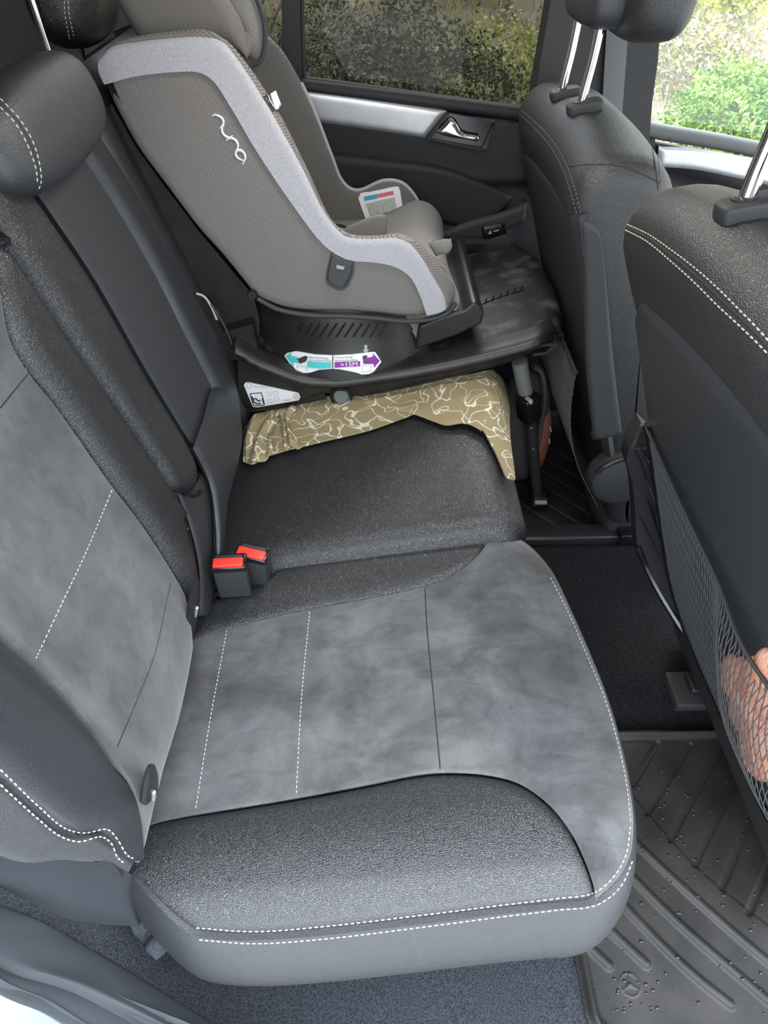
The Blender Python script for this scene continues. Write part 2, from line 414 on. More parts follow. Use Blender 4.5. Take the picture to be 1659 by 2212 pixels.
stitches('suede_stitching', [(490, 1362), (455, 1550), (422, 1752)], bvA, M['thread'], seat_near, r=.0005)
stitches('suede_stitching', [(669, 1322), (652, 1500), (640, 1716)], bvA, M['thread'], seat_near, r=.0005)
mb = MB(); line_on(mb, [(918, 1270), (922, 1350), (938, 1520), (951, 1662)], bvA, .0011, -.0006, 60); mb.build('suede_seam', M['thread_dark'], seat_near)

# backrest
def xb(z): return -.26-.30*(z-.5)-1.9*np.maximum(0, .44-z)**2
def bolA(y): return -.022*(sm(.10, .17, y)*(1-sm(.36, .43, y)))-.6*np.maximum(0, y-.47)-.5*np.maximum(0, .03-y)
FBA = lambda p: p[..., 0]-(xb(p[..., 2])+bolA(p[..., 1]))
sR = [(-44, 436), (-18, 484), (-4, 560), (6, 640), (24, 734), (63, 803), (122, 877), (240, 1044), (305, 1129), (374, 1235), (403, 1288), (415, 1350), (419, 1400)]
sL = [(-546, 870), (-320, 1050), (-120, 1240), (0, 1359), (74, 1428), (142, 1495), (203, 1569), (253, 1636), (295, 1702), (306, 1780), (312, 1850)]
val = [(-33, 420), (0, 462), (30, 515), (90, 600), (203, 771), (285, 893), (350, 991), (391, 1060), (411, 1121), (431, 1194), (442, 1251), (440, 1300), (427, 1380)]
Bsue = panel('suede_backrest', M['suede_back'], seat_near, sL, sR, [sL[0], sR[0]], [(312, 1850), (352, 1680), (385, 1570), (407, 1472), (419, 1400)], FBA, 110, 80, w=.010, h=.0025)
FBA2 = lambda p: p[..., 0]-(xb(p[..., 2])+bolA(p[..., 1])*.7)
Bfar = panel('backrest_bolster', M['leather'], seat_near, val, sR, [val[0], sR[0]], [val[-1], sR[-1]], FBA, 120, 30, w=.03, h=.016)
nb = [(-500, 1500), (-200, 1560), (0, 1682), (84, 1757), (133, 1797), (172, 1808), (225, 1801), (247, 1818), (264, 1849), (283, 1862), (296, 1858)]
Bnear = panel('backrest_bolster', M['leather_smooth'], seat_near, sL, nb, [sL[0], nb[0]], [sL[-1], (306, 1856), nb[-1]], lambda p: p[..., 0]-(xb(p[..., 2])+bolA(p[..., 1])), 120, 50, w=.03, h=.012, t=.003, fade=.16)
bvB = bvh_of([Bsue, Bfar, Bnear])
nbl = [(-500, 1600), (-200, 1760), (0, 1850), (63, 1866), (139, 1860), (190, 1862), (235, 1860), (262, 1876), (278, 1884)]
Bside = panel('backrest_side', M['leather_smooth'], seat_near, nb[:-1]+[(290, 1860)], nbl, [nb[0], nbl[0]], [(290, 1860), nbl[-1]], FBA, 100, 14, w=.008, h=.003, t=.003, fade=.2)
bvB = bvh_of([Bsue, Bfar, Bnear, Bside])
stitches('side_stitching', [(0, 1662), (84, 1742), (139, 1788), (181, 1799), (232, 1792), (253, 1813), (274, 1847), (288, 1855)], bvB, M['thread'], seat_near, r=.0006)
stitches('side_stitching', [(0, 1695), (84, 1771), (127, 1805), (169, 1818), (219, 1808), (240, 1822), (253, 1851), (272, 1868)], bvB, M['thread'], seat_near, r=.0006)
stitches('backrest_stitching', [(242, 1058), (183, 1198), (130, 1310), (76, 1425)], bvB, M['thread'], seat_near, r=.0005)
mb = MB(); line_on(mb, [(368, 1262), (334, 1414), (301, 1500), (253, 1614)], bvB, .0009, -.0005, 50); mb.build('backrest_seam', M['thread_dark'], seat_near); mb = MB(); line_on(mb, [(62, 806), (30, 845), (0, 882)], bvB, .0009, -.0004, 30); mb.build('backrest_seam', M['thread_dark'], seat_near)
# oval anchor covers in the gap
def A_(*l): return np.array(l, float)
def oval_cover(cx, cy, w, h, y, tilt):
    c = P(cx, cy, y=y)+A_(.012, 0, 0); mb = MB()
    prof = [(0, .004), (.5, .004), (.85, .003), (1, 0), (.97, -.003)]
    ux = np.array([.35, .93, 0]); uz = np.array([.25, -.1, .96]); nx = np.cross(ux, uz); nx /= np.linalg.norm(nx)
    V = []; n = 36
    for r_, hh in prof:
        for k in range(n):
            a = 2*math.pi*k/n; V.append(c+ux*w*r_*math.cos(a)+uz*h*r_*math.sin(a)*(1 if math.sin(a) > 0 else 1.0)+nx*hh)
    Fc = [(i*n+k, i*n+(k+1) % n, (i+1)*n+(k+1) % n, (i+1)*n+k) for i in range(4) for k in range(n)]+[tuple((4*n)+k for k in range(n))]
    mb.add(V, Fc)
    o = mb.build('anchor_cover', M['plastic'], seat_near)
    MB().tube([c+nx*.004+uz*-.01, c+nx*.005+uz*.012], .0022, n=8).build('cover_slot', M['silver'], o)
oval_cover(398, 1320, .014, .078, .372, 0)
oval_cover(298, 1716, .014, .078, .100, 0)

# ================================================================== REAR BENCH, MIDDLE AND FAR SECTION
seat_far = thing('rear_bench', (0.0, .93, 0.0), 'black leather middle and far rear bench section with fold-down armrest panel, under the child seat', 'car seat')
zB = lambda x, y: .383+.185*x-1.5*np.maximum(0, x-.17)**2
FB = lambda p: p[..., 2]-zB(p[..., 0], p[..., 1])
# cushion in world coordinates: cross rows over y
def cushionB(y0, y1, name):
    rows = []
    for x, dz in ((-.32, 0), (-.2, 0), (-.1, 0), (0, 0), (.1, 0), (.17, -.001), (.205, -.006), (.228, -.018), (.240, -.04), (.243, -.09), (.235, -.15), (.22, -.2)):
        rows.append([(x, y, zB(min(x, .2), 0)+dz) for y in np.linspace(y0, y1, 30)])
    g = np.array([catmull(np.array(rows)[:, i], 70) for i in range(30)]).transpose(1, 0, 2)
    gg = np.array([lin(g[j], 60) for j in range(70)])
    n = gnormals(gg, out=(0.6, .9, 3))
    gg = puffed(gg, w=.045, h=.036, edges='lr', n=n)
    return MB().shell(gg, .03, n=n).build(name, M['leather'], seat_far)
c1_ = cushionB(.497, .872, 'middle_cushion'); c2_ = cushionB(.872, 1.36, 'far_cushion')

def backpatch(name, m, top, bot, y0=None, w=.02, h=.006, F=None, nu=110, nv=30, left=None, right=None, **k):
    return panel(name, m, seat_far, top, bot, left or [top[0], bot[0]], right or [top[-1], bot[-1]], F, nu, nv, w=w, h=h, **k)
FBm = lambda p: p[..., 0]-(xb(p[..., 2])-1.2*np.maximum(0, .40-p[..., 2])**2)
FBp = lambda p: p[..., 0]-(xb(p[..., 2])-.012)
mL = [(-60, 330), (0, 460), (30, 512), (90, 597), (203, 768), (285, 890), (350, 988), (391, 1057)]
mR = [(-40, 310), (40, 370), (87, 420), (125, 475), (208, 600), (325, 807), (407, 942), (440, 1010)]
b1 = backpatch('backrest_bolster', M['leather'], mR, mL, w=.028, h=.016, F=FBm, right=[mR[-1], (430, 1060), mL[-1]])
pR = [(190, 320), (205, 345), (270, 450), (350, 590), (407, 706), (440, 771), (470, 834)]
pL = [(50, 370), (87, 420), (125, 475), (208, 600), (325, 807), (407, 942), (425, 966)]
b2 = backpatch('armrest_panel', M['vinyl'], pR, pL, w=.006, h=.003, F=FBp)
rR = [(180, 230), (235, 310), (300, 415), (350, 510), (425, 645), (480, 763), (513, 828), (525, 885), (525, 945)]
rL = [(140, 250), (200, 340), (270, 450), (350, 590), (407, 706), (440, 771), (470, 834), (478, 870), (480, 930)]
b3 = backpatch('backrest_bolster', M['leather_smooth'], rR, rL, w=.022, h=.012, F=FBm)
lowT = [(425, 966), (446, 905), (470, 834), (500, 850), (525, 910)]
lowB = [(478, 1230), (478, 1225), (480, 1215), (483, 1200), (486, 1190)]
b4 = backpatch('backrest_lower', M['leather_smooth'], lowT, lowB, w=.015, h=.006, F=lambda p: p[..., 0]-(xb(p[..., 2])+.004-.9*np.maximum(0, .42-p[..., 2])**2), left=[(425, 966), (460, 1040), (474, 1129), (478, 1230)], right=[(525, 910), (526, 950), (517, 1007), (497, 1088), (486, 1190)], nu=50, nv=60)
b5 = backpatch('buckle_sheath', M['plastic_matt'], [(387, 1060), (400, 1072), (425, 1062), (440, 1040)], [(436, 1330), (450, 1330), (465, 1320), (478, 1300)], w=.01, h=.004, F=lambda p: p[..., 0]-(xb(p[..., 2])-.014), left=[(387, 1060), (411, 1121), (431, 1194), (438, 1250), (436, 1330)], right=[(440, 1020), (462, 1060), (474, 1140), (477, 1200), (478, 1300)], nu=40, nv=60)
MB().tube([P(396, 1068, y=.50)+np.array([.008, 0, 0]), P(408, 1071, y=.51)+np.array([.008, 0, 0]), P(422, 1062, y=.53)+np.array([.008, 0, 0])], .0035, res=12).build('sheath_rim', M['plastic_gloss'], b5)
# far backrest, mostly behind the child seat
ys = np.linspace(.865, 1.36, 40); zs = np.linspace(.30, .93, 40)
g = np.array([[(xb(z)-.008, y, z) for y in ys] for z in zs])
g = puffed(g, w=.05, h=.025, out=(2, 1, .6)); b6 = MB().shell(g, .06, out=(2, 1, .6)).build('far_backrest', M['leather_smooth'], seat_far)
g = np.array([[(xb(z)-.045-.03*(y > .87), y, z) for y in np.linspace(.05, 1.36, 30)] for z in np.linspace(.34, .90, 24)])
MB().shell(g, .05, out=(2, 1, .6)).build('backrest_shell', M['plastic_matt'], seat_far)

# ------------------------------------------------------------------ SECTION-2
# ================================================================== CABIN SHELL
M['carpet'] = mat('black_carpet', (.022, .022, .023), 1.0, spec=.05)
def carpetize(m, c1, c2, st=.8):
    c = coords(m); noisecol(m, c1, c2, 450, 3, c=c)
    n2 = nd(m, 'ShaderNodeTexNoise', Scale=650.0, Detail=3.0); lk(m, c, n2.inputs['Vector']); bump(m, n2.outputs[0], st, .002)
carpetize(M['carpet'], (.006, .006, .007), (.024, .024, .026))
M['carpet_grey'] = mat('grey_carpet', (.06, .065, .07), 1.0, spec=.1); carpetize(M['carpet_grey'], (.015, .017, .021), (.048, .053, .062))
M['headliner'] = mat('headliner', (.22, .21, .20), .9)
M['cargo'] = mat('cargo_trim', (.16, .145, .135), .9); carpetize(M['cargo'], (.20, .18, .17), (.27, .245, .23), .3)
M['tint'] = bpy.data.materials.new('tinted_glass'); M['tint'].use_nodes = True
def glass(m, tcol, gl=.12):
    m.node_tree.nodes.clear(); o = nd(m, 'ShaderNodeOutputMaterial'); t = nd(m, 'ShaderNodeBsdfTransparent'); g = nd(m, 'ShaderNodeBsdfGlossy')
    t.inputs[0].default_value = (*tcol, 1); g.inputs['Roughness'].default_value = .02; g.inputs[0].default_value = (.9, .9, .9, 1)
    mx = nd(m, 'ShaderNodeMixShader'); mx.inputs[0].default_value = gl; lk(m, t.outputs[0], mx.inputs[1]); lk(m, g.outputs[0], mx.inputs[2]); lk(m, mx.outputs[0], o.inputs[0])
glass(M['tint'], (.34, .34, .34), .010)
M['glass'] = bpy.data.materials.new('clear_glass'); M['glass'].use_nodes = True; glass(M['glass'], (.93, .96, .95), .04)
def A(*l): return np.array(l, float)
def struct(o): o['kind'] = 'structure'; return o
# floor pan with the raised tunnel between the footwells
ys = np.r_[np.linspace(-.16, .38, 20), np.linspace(.385, .50, 26), np.linspace(.51, .75, 12), np.linspace(.755, .87, 26), np.linspace(.88, 1.44, 16)]
xs = np.linspace(-.75, 1.5, 90)
tz = lambda y: .075*sm(.39, .47, y)*(1-sm(.78, .86, y))
g = np.array([[(x, y, tz(y)) for x in xs] for y in ys])
struct(MB().shell(g, .03, out=(0, 0, 9)).build('floor', M['carpet']))
struct(MB().box((-1.3, -.02, 1.30), (1.5, 1.46, 1.33), bev=.01).build('ceiling', M['headliner']))
lamp = thing('dome_fill_lamp', (.10, .70, 1.27), 'unseen dome lamp added to lift the interior light, on the headliner above the rear bench', 'lamp')
MB().box((-.01, .62, 1.276), (.21, .78, 1.302), bev=.006).build('fill_lamp_housing', M['headliner'], lamp)
# cargo side trim behind the far rear seat, and body around the luggage area
struct(MB().box((-1.3, 1.40, 0), (-.30, 1.44, 1.31)).build('wall_far', M['cargo']))
struct(MB().box((-1.33, -.02, 0), (-1.30, 1.44, 1.31)).build('wall_rear', M['cargo']))
struct(MB().box((-1.3, -.02, 0.0), (-.50, .02, 1.31)).build('wall_near', M['cargo']))
cv = MB().box((-1.29, .03, .70), (-.62, 1.38, .72), bev=.004).build('cargo_shelf', M['cargo']); cv['label'] = 'brown grey luggage cover behind the rear backrests'; cv['category'] = 'cargo cover'

# ---- far rear door
yd = 1.40
door = thing('door_1', (.10, 1.42, 0), None, None, kind='structure')
door['label'] = 'far rear door with silver trim strip and chrome handle'
def wp(px, y): return np.array([P(a, b, y=y) for a, b in px])
# card as a relief surface over x,z
def dz(x, z):
    y = 1.405+0*x
    y = y-.020*sm(.60, .63, z)*(1-sm(.80, .83, z))     # shoulder that carries the trim strip
    top = .80-.118*(x+.13)                               # belt line falls towards the front
    y = y+.03*sm(-.012, .012, z-top)
    y = y-.028*np.exp(-(((x-.06)/.30)**2)**3-(((z-.545+.10*(x-.1))/.075)**2)**2)     # padded elbow area
    y = y-.045*sm(.44, .47, z)*(1-sm(.505, .53, z))*(1-sm(.25, .34, x))
    return y
xs = np.linspace(-.42, .62, 120); zs = np.linspace(.0, .835, 130)
X_, Z_ = np.meshgrid(xs, zs); topz = .812-.118*(X_+.13); Zw = np.minimum(Z_, topz)
g = np.stack([X_, dz(X_, Zw), Zw], 2)
MB().shell(g, .03, out=(.1, 0, .6)).build('door_card', M['door_plastic'], door)
FD = lambda off: (lambda p: p[..., 1]-off)
# window ledge
MB().tube([(-.42, 1.39, .842), (-.13, 1.392, .808), (.31, 1.392, .757), (.60, 1.395, .72)], .013, n=10, res=30).build('window_ledge', M['door_plastic'], door)
g = hit(coons([(560, 183), (660, 196), (800, 215), (967, 240)], [(580, 252), (687, 266), (820, 285), (918, 300)], [(560, 183), (580, 252)], [(967, 240), (945, 268), (918, 300)], 50, 14), FD(1.378))
g = puffed(g, .012, .007); MB().shell(g, .01).build('silver_trim', M['silver'], door)
mb = MB().prism(wp([(968, 243), (1068, 262), (1052, 322), (1030, 322), (925, 300)], 1.376), (0, .03, 0)); hp = mb.build('handle_recess', M['plastic_gloss'], door)
MB().tube(wp([(968, 243), (1068, 262), (1040, 322), (925, 300)], 1.374), .004, n=6, closed=True).tube(wp([(925, 300), (968, 243)], 1.374), .004, n=6).build('recess_frame', M['plastic_matt'], door)
g = hit(coons([(972, 256), (985, 262), (1000, 285), (1036, 294)], [(940, 288), (970, 298), (1005, 303), (1032, 308)], [(972, 256), (955, 275), (940, 288)], [(1036, 294), (1037, 302), (1032, 308)], 24, 12), FD(1.362))
g = puffed(g, .01, .008); MB().shell(g, .008).build('door_handle', M['chrome'], door)
g = hit(coons([(690, 330), (820, 345), (960, 365), (1075, 410)], [(720, 420), (860, 450), (1000, 495), (1040, 478)], [(690, 330), (700, 380), (720, 420)], [(1075, 410), (1108, 430), (1085, 460), (1040, 478)], 50, 24), FD(1.368))
g = puffed(g, .02, .012); MB().shell(g, .02).build('door_armrest', M['door_plastic'], door)
g = hit(coons([(940, 510), (1020, 478), (1080, 462), (1140, 440)], [(960, 560), (1010, 545), (1070, 512), (1135, 482)], [(940, 510), (960, 560)], [(1140, 440), (1135, 482)], 40, 12), FD(1.352))
g = puffed(g, .012, .008); arm = MB().shell(g, .03).build('armrest_ledge', M['plastic_matt'], door)
sw = MB().shell(puffed(hit(coons([(1040, 492), (1090, 483)], [(1044, 520), (1096, 506)], [(1040, 492), (1044, 520)], [(1090, 483), (1096, 506)], 14, 8), FD(1.343)), .005, .003), .006).build('window_switch', M['plastic_gloss'], door)
MB().prism(wp([(1054, 506), (1063, 505), (1060, 498)], 1.341), (0, .004, 0)).build('switch_icon', M['grey_print'], sw)
MB().tube(wp([(1066, 500), (1078, 497)], 1.341), .0015, n=6).build('switch_rocker', M['grey_print'], sw)
g = hit(coons([(965, 552), (1010, 558), (1070, 572)], [(975, 572), (1020, 590), (1066, 582)], [(965, 552), (975, 572)], [(1070, 572), (1066, 582)], 24, 8), FD(1.36))
MB().shell(puffed(g, .01, .006), .03).build('pull_handle', M['plastic_matt'], door)
# ---- rear side window, quarter glass and frames
win = thing('window_1', (.12, 1.42, .8), None, None, kind='structure'); win['label'] = 'tinted far rear side window'
gp = wp([(500, -260), (1250, -260), (1250, 245), (1090, 228), (655, 170), (500, 150)], 1.425)
def slab_xz(name, pts, y0, y1, m, parent):
    p = np.array(pts); p[:, 1] = y0; return MB().prism(p, (0, y1-y0, 0)).build(name, m, parent)
slab_xz('window_glass', gp, 1.430, 1.434, M['tint'], win)
slab_xz('window_divider', wp([(608, -260), (645, -260), (655, 175), (610, 168)], 1.42), 1.412, 1.440, M['plastic_matt'], win)
MB().tube(wp([(500, 158), (655, 172), (900, 205), (1120, 235)], 1.42), .007, n=8, res=20).build('window_seal', M['plastic_matt'], win)
MB().tube(wp([(652, -250), (654, 60), (658, 170)], 1.41), .0035, n=6, res=10).build('window_seal', M['plastic_matt'], win)
# ---- B pillar and front door
pil = thing('wall_pillar', (.45, 1.4, 0), None, None, kind='structure'); pil['label'] = 'dark centre pillar with seat belt strap'
pp = wp([(1235, -300), (1440, -300), (1413, 125), (1401, 215), (1395, 300), (1400, 420), (1140, 420), (1150, 200)], 1.40)
g0 = pp.copy(); MB().prism(np.array([(p[0], 1.375, p[2]) for p in pp]), (0, .06, 0)).build('pillar_trim', M['plastic_matt'], pil)
MB().tube([(.47, 1.37, 1.2), (.475, 1.365, 1.0), (.50, 1.36, .80), (.53, 1.36, .62)], .022, n=10, flat=.08, res=20, up=(0, 1, 0)).build('seat_belt_strap', mat('belt_webbing', (.17, .18, .19), .8), pil)
door2 = thing('door_2', (1.0, 1.43, 0), None, None, kind='structure'); door2['label'] = 'far front door with light silver trim below the window'
xs = np.linspace(.57, 1.45, 40); zs = np.linspace(0, .70, 50)
g = np.array([[(x, 1.42-.03*float(sm(.64, .69, z-.0+.16*(x-.6))), z-.17*(x-.6)*(z/.7)) for x in xs] for z in zs])
MB().shell(g, .03, out=(1, 0, .6)).build('door_card', M['door_plastic'], door2)
MB().tube(wp([(1385, 276), (1440, 287), (1520, 300), (1700, 335)], 1.405), .016, n=12, res=20).build('window_ledge', mat('ledge_grey', (.11, .12, .125), .6), door2)
g = hit(coons([(1425, 318), (1500, 322), (1600, 338), (1720, 360)], [(1420, 362), (1500, 368), (1600, 388), (1720, 415)], [(1425, 318), (1420, 362)], [(1720, 360), (1720, 415)], 40, 10), FD(1.375))
MB().shell(puffed(g, .012, .006), .012).build('silver_trim', M['silver'], door2)
MB().tube([P(1448, 300, y=1.395), P(1450, 291, y=1.395), P(1452, 284, y=1.395)], [.006, .004, .003], n=10).build('lock_pin', M['plastic'], door2)
win2 = thing('window_2', (1.0, 1.43, .7), None, None, kind='structure'); win2['label'] = 'clear far front side window'
slab_xz('window_glass', wp([(1380, -300), (1900, -300), (1900, 380), (1400, 285)], 1.43), 1.434, 1.438, M['glass'], win2)

# ================================================================== FLOOR MATS
def seg_dist(X, Y, pts):
    d = np.full(X.shape, 9.0)
    for (x0, y0), (x1, y1) in zip(pts[:-1], pts[1:]):
        dx, dy = x1-x0, y1-y0; t = np.clip(((X-x0)*dx+(Y-y0)*dy)/(dx*dx+dy*dy+1e-12), 0, 1)
        d = np.minimum(d, np.hypot(X-x0-t*dx, Y-y0-t*dy))
    return d
def m2(px, z=.02, n=16):
    return [tuple(P(a, b, z=z)[:2]) for a, b in (catmull(px, n) if len(px) > 2 else px)]
M['rubber'] = mat('rubber_mat', (.025, .024, .023), .5, spec=.35)
_nz, _ = noisecol(M['rubber'], (.015, .0148, .014), (.030, .028, .026), 14, 5)
c = coords(M['rubber']); n2 = nd(M['rubber'], 'ShaderNodeTexNoise', Scale=500.0, Detail=2.0); lk(M['rubber'], c, n2.inputs['Vector']); bump(M['rubber'], n2.outputs[0], .25, .0006)
x0, x1, y0, y1 = .275, 1.0, -.062, .392
NX, NY = 430, 300
xs = np.linspace(x0, x1, NX); ys = np.linspace(y0, y1, NY); X_, Y_ = np.meshgrid(xs, ys)
rr = .045; qx = np.maximum(np.maximum(x0+rr-X_, X_-(x1-rr)), 0); qy = np.maximum(np.maximum(y0+rr-Y_, Y_-(y1-rr)), 0)
inner = np.where((qx > 0) & (qy > 0), rr-np.hypot(qx, qy), np.minimum(np.minimum(X_-x0, x1-X_), np.minimum(Y_-y0, y1-Y_)))
Zm = .012+.012*np.exp(-((inner-.010)/.006)**2)
ribs1 = [[(1376, 1820), (1481, 1918), (1659, 2073), (1800, 2180)], [(1366, 1891), (1471, 1995), (1659, 2157)], [(1300, 1890), (1339, 1941), (1424, 2032), (1504, 2107), (1579, 2167)], [(1280, 1950), (1309, 1995), (1397, 2080)], [(1250, 2010), (1268, 2036), (1316, 2083)]]
for r_ in ribs1: Zm += .0055*np.exp(-(seg_dist(X_, Y_, m2(r_))/.0058)**4)
for a, b in [((1423, 1601), (1370, 1689)), ((1494, 1604), (1400, 1753)), ((1568, 1598), (1450, 1810)), ((1621, 1625), (1504, 1864)), ((1680, 1640), (1562, 1914)), ((1740, 1700), (1621, 1968)), ((1800, 1770), (1680, 2010))]:
    Zm -= .0035*np.exp(-(seg_dist(X_, Y_, m2([a, b]))/.0048)**4)
el = m2([(1373, 1719), (1410, 1763), (1457, 1817), (1508, 1871), (1555, 1911), (1619, 1962), (1700, 2025), (1800, 2100)])
ed = seg_dist(X_, Y_, el)
# side of the ridge line: step down into the channel field
ex = np.array(el); gy = np.interp(X_, ex[:, 0], ex[:, 1]); Zm += .0022*sm(-.0015, .0015, gy-Y_)
lc = P(1361, 2127, z=.015); dl = np.hypot(X_-lc[0], Y_-lc[1]); LR = .0135
Zm += .0012*np.exp(-((dl-LR)/.0009)**2)
for k in range(3):
    an = R(90+120*k); Zm += .0012*np.exp(-(seg_dist(X_, Y_, [(lc[0], lc[1]), (lc[0]+LR*math.cos(an), lc[1]+LR*math.sin(an))])/(.0022*(1.02-np.minimum(dl/LR, 1))+.0002))**2)
g = np.stack([X_, Y_, Zm], 2)
keep = inner > -.001
mb = MB(); v, f = shell(g, .006, out=(.5, 0, 5)); kk = keep.reshape(-1); kk = np.r_[kk, kk]
f = [q for q in f if kk[q[0]] and kk[q[1]] and kk[q[2]] and kk[q[3]]]
used = sorted({i for q in f for i in q}); mp = {a: b for b, a in enumerate(used)}
near_mat = MB().add(v[used], [[mp[i] for i in q] for q in f]).build('floor_mat', M['rubber'], fix=False)
near_mat['label'] = 'black rubber floor mat with ribs and water drops in the near footwell'; near_mat['category'] = 'floor mat'
# drops of water lying on it
mb = MB(); bm_m = bvh_of(near_mat) if False else None
M['water'] = mat('water', (.02, .02, .02), .08, spec=.45)
rnd = random.Random(4)
def zmat(x, y):
    i = int(np.clip((x-x0)/(x1-x0)*(NX-1), 0, NX-1)); j = int(np.clip((y-y0)/(y1-y0)*(NY-1), 0, NY-1)); return Zm[j, i]
for k in range(260):
    a = rnd.uniform(1290, 1659); b = rnd.uniform(1600, 2190); p = P(a, b, z=.015)
    if k < 110: cx, cy = rnd.choice([(1440, 1760), (1480, 1720), (1400, 2130), (1340, 2160), (1500, 1880), (1370, 2180), (1445, 1790)]); p = P(rnd.gauss(cx, 35), rnd.gauss(cy, 28), z=.015)
    if not (x0+.015 < p[0] < x1-.01 and y0+.015 < p[1] < y1-.01): continue
    r_ = rnd.choice([.0008, .001, .0012, .0015, .002, .0028]); z_ = zmat(p[0], p[1])
    mb.ball((p[0], p[1], z_), (r_*rnd.uniform(.8, 1.3), r_, r_*.55), sub=2)
wd = mb.build('water_drops', M['water'], fix=False); wd['label'] = 'clear water drops scattered over the near rubber mat'; wd['category'] = 'water'; wd['kind'] = 'stuff'
# far mat
xf, yf = np.meshgrid(np.linspace(.25, .95, 260), np.linspace(.862, 1.37, 200))
innf = np.minimum(np.minimum(xf-.25, .95-xf), np.minimum(yf-.862, 1.37-yf))
Zf = .012+.012*np.exp(-((innf-.010)/.006)**2)-.0035*np.exp(-((np.abs(((xf*.75+yf*.66) % .045)-.0225)/.004))**4)*(innf > .03)
g = np.stack([xf, yf, Zf], 2)
fm = MB().shell(g, .006, out=(.5, 1, 5)).build('floor_mat', M['rubber'], fix=False); fm['label'] = 'ribbed black rubber floor mat in the far footwell beside the support leg foot'; fm['category'] = 'floor mat'
for o_ in (near_mat, fm): o_['group'] = 'rubber floor mats'
# duct across the tunnel edge, seat rail
du = thing('air_duct', (.45, .82, .03), 'glossy black floor duct across the far edge of the tunnel', 'air duct')
MB().box((.30, .800, .045), (.60, .845, .088), bev=.006).build('duct_body', M['plastic'], du)
MB().box((.525, .790, .05), (.60, .850, .100), bev=.005).build('duct_nozzle', M['plastic_gloss'], du)
rl = thing('seat_rail', (.57, .36, .02), 'black seat rail end bracket bolted to the carpet under the near front seat', 'bracket')
b0 = P(1500, 1478, z=.095)
MB().box((b0[0]-.038, b0[1]-.036, .066), (b0[0]+.12, b0[1]+.034, .086), bev=.004).build('rail_plate', M['plastic_matt'], rl)
MB().box((b0[0]-.010, b0[1]-.016, .080), (b0[0]+.12, b0[1]+.026, .100), bev=.005).build('rail_channel', M['plastic'], rl)
MB().lathe([(0, 0), (.005, 0), (.005, .002), (.002, .003), (0, .003)], (b0[0]+.012, b0[1]+.002, .100), n=16).build('bolt', M['silver'], rl)
# ------------------------------------------------------------------ SECTION-3
# ================================================================== FRONT SEATS
def seat_back_body(prof, ya, yb, name, m, parent, rr=.05, ny=34, crown=.03):
    prof = catmull(prof+[prof[0]], 90)[:-1]
    cx = prof.mean(0); rows = []
    t2 = np.gradient(np.vstack([prof, prof[:1]]), axis=0)[:-1]; n2_ = np.stack([t2[:, 1], -t2[:, 0]], 1); n2_ /= np.linalg.norm(n2_, axis=1, keepdims=True)
    if np.sum(n2_*(prof-cx)) < 0: n2_ = -n2_
    L = (yb-ya)/2; yc = (ya+yb)/2
    top = sm(prof[:, 1].max()-.35, prof[:, 1].max(), prof[:, 1])
    ts = np.sin(np.linspace(-math.pi/2, math.pi/2, ny))
    for s in ts:
        y = yc+s*L; e = max(0, abs(s*L)-(L-rr))/rr
        ins = rr*(1-math.sqrt(max(0, 1-min(e, 1)**2)))
        q = prof-n2_*ins
        q[:, 1] -= crown*top*abs(s)**2.5
        rows.append(np.stack([q[:, 0], np.full(len(q), y), q[:, 1]], 1))
    g = np.array(rows); nv, nu = g.shape[:2]; V = g.reshape(-1, 3); f = []
    for j in range(nv-1):
        for i in range(nu): f.append((j*nu+i, j*nu+(i+1) % nu, (j+1)*nu+(i+1) % nu, (j+1)*nu+i))
    f += [tuple(range(nu))[::-1], tuple((nv-1)*nu+i for i in range(nu))]
    return MB().add(V, f).build(name, m, parent)
profN = [(.540, .13), (.47, .33), (.398, .53), (.335, .72), (.298, .81), (.282, .86), (.290, .890), (.318, .912), (.36, .916), (.40, .902), (.43, .865), (.455, .80), (.50, .66), (.56, .50), (.64, .34), (.67, .2), (.66, .13)]
seatN = thing('front_seat', (.45, .31, 0), 'black leather front seat nearest the camera, seen from behind with net pocket on its back', 'car seat', group=None)
N_body = seat_back_body(profN, .045, .592, 'seat_backrest', M['leather_front'], seatN, rr=.075, crown=.045)
bvN = bvh_of(N_body)
profF = [(x+.008, z-.072) for x, z in profN[:-2]]+[(.67, .15), (.62, .10)]
profF = [(.50, .12), (.455, .30), (.405, .46), (.355, .62), (.316, .72), (.298, .785), (.305, .82), (.33, .845), (.375, .85), (.42, .84), (.452, .80), (.466, .73), (.48, .62), (.51, .50), (.56, .36), (.62, .22), (.60, .12)]
seatF = thing('front_seat', (.45, 1.06, 0), 'black leather front seat beyond the tunnel, with two chrome headrest posts and a side panel', 'car seat')
F_body = seat_back_body(profF, .80, 1.315, 'seat_backrest', M['leather_front'], seatF, rr=.035, crown=.02)
bvF = bvh_of(F_body)
# stitched seams, near seat
stitches('seam_stitching', [(1348, 482), (1400, 506), (1450, 540), (1500, 578), (1550, 622), (1600, 672), (1659, 735), (1720, 810)], bvN, mat('tan_thread', (.50, .45, .36), .8), seatN, r=.0007, dash=.005)
stitches('seam_stitching', [(1346, 494), (1395, 520), (1450, 565), (1500, 610), (1550, 660), (1600, 706), (1659, 765), (1720, 840)], bvN, bpy.data.materials['tan_thread'], seatN, r=.0007, dash=.005)
mb = MB(); line_on(mb, [(1342, 487), (1397, 513), (1450, 552), (1500, 594), (1550, 641), (1600, 689), (1659, 750), (1720, 825)], bvN, .0016, -.0008, 80); mb.build('backrest_seam', M['thread_dark'], seatN)
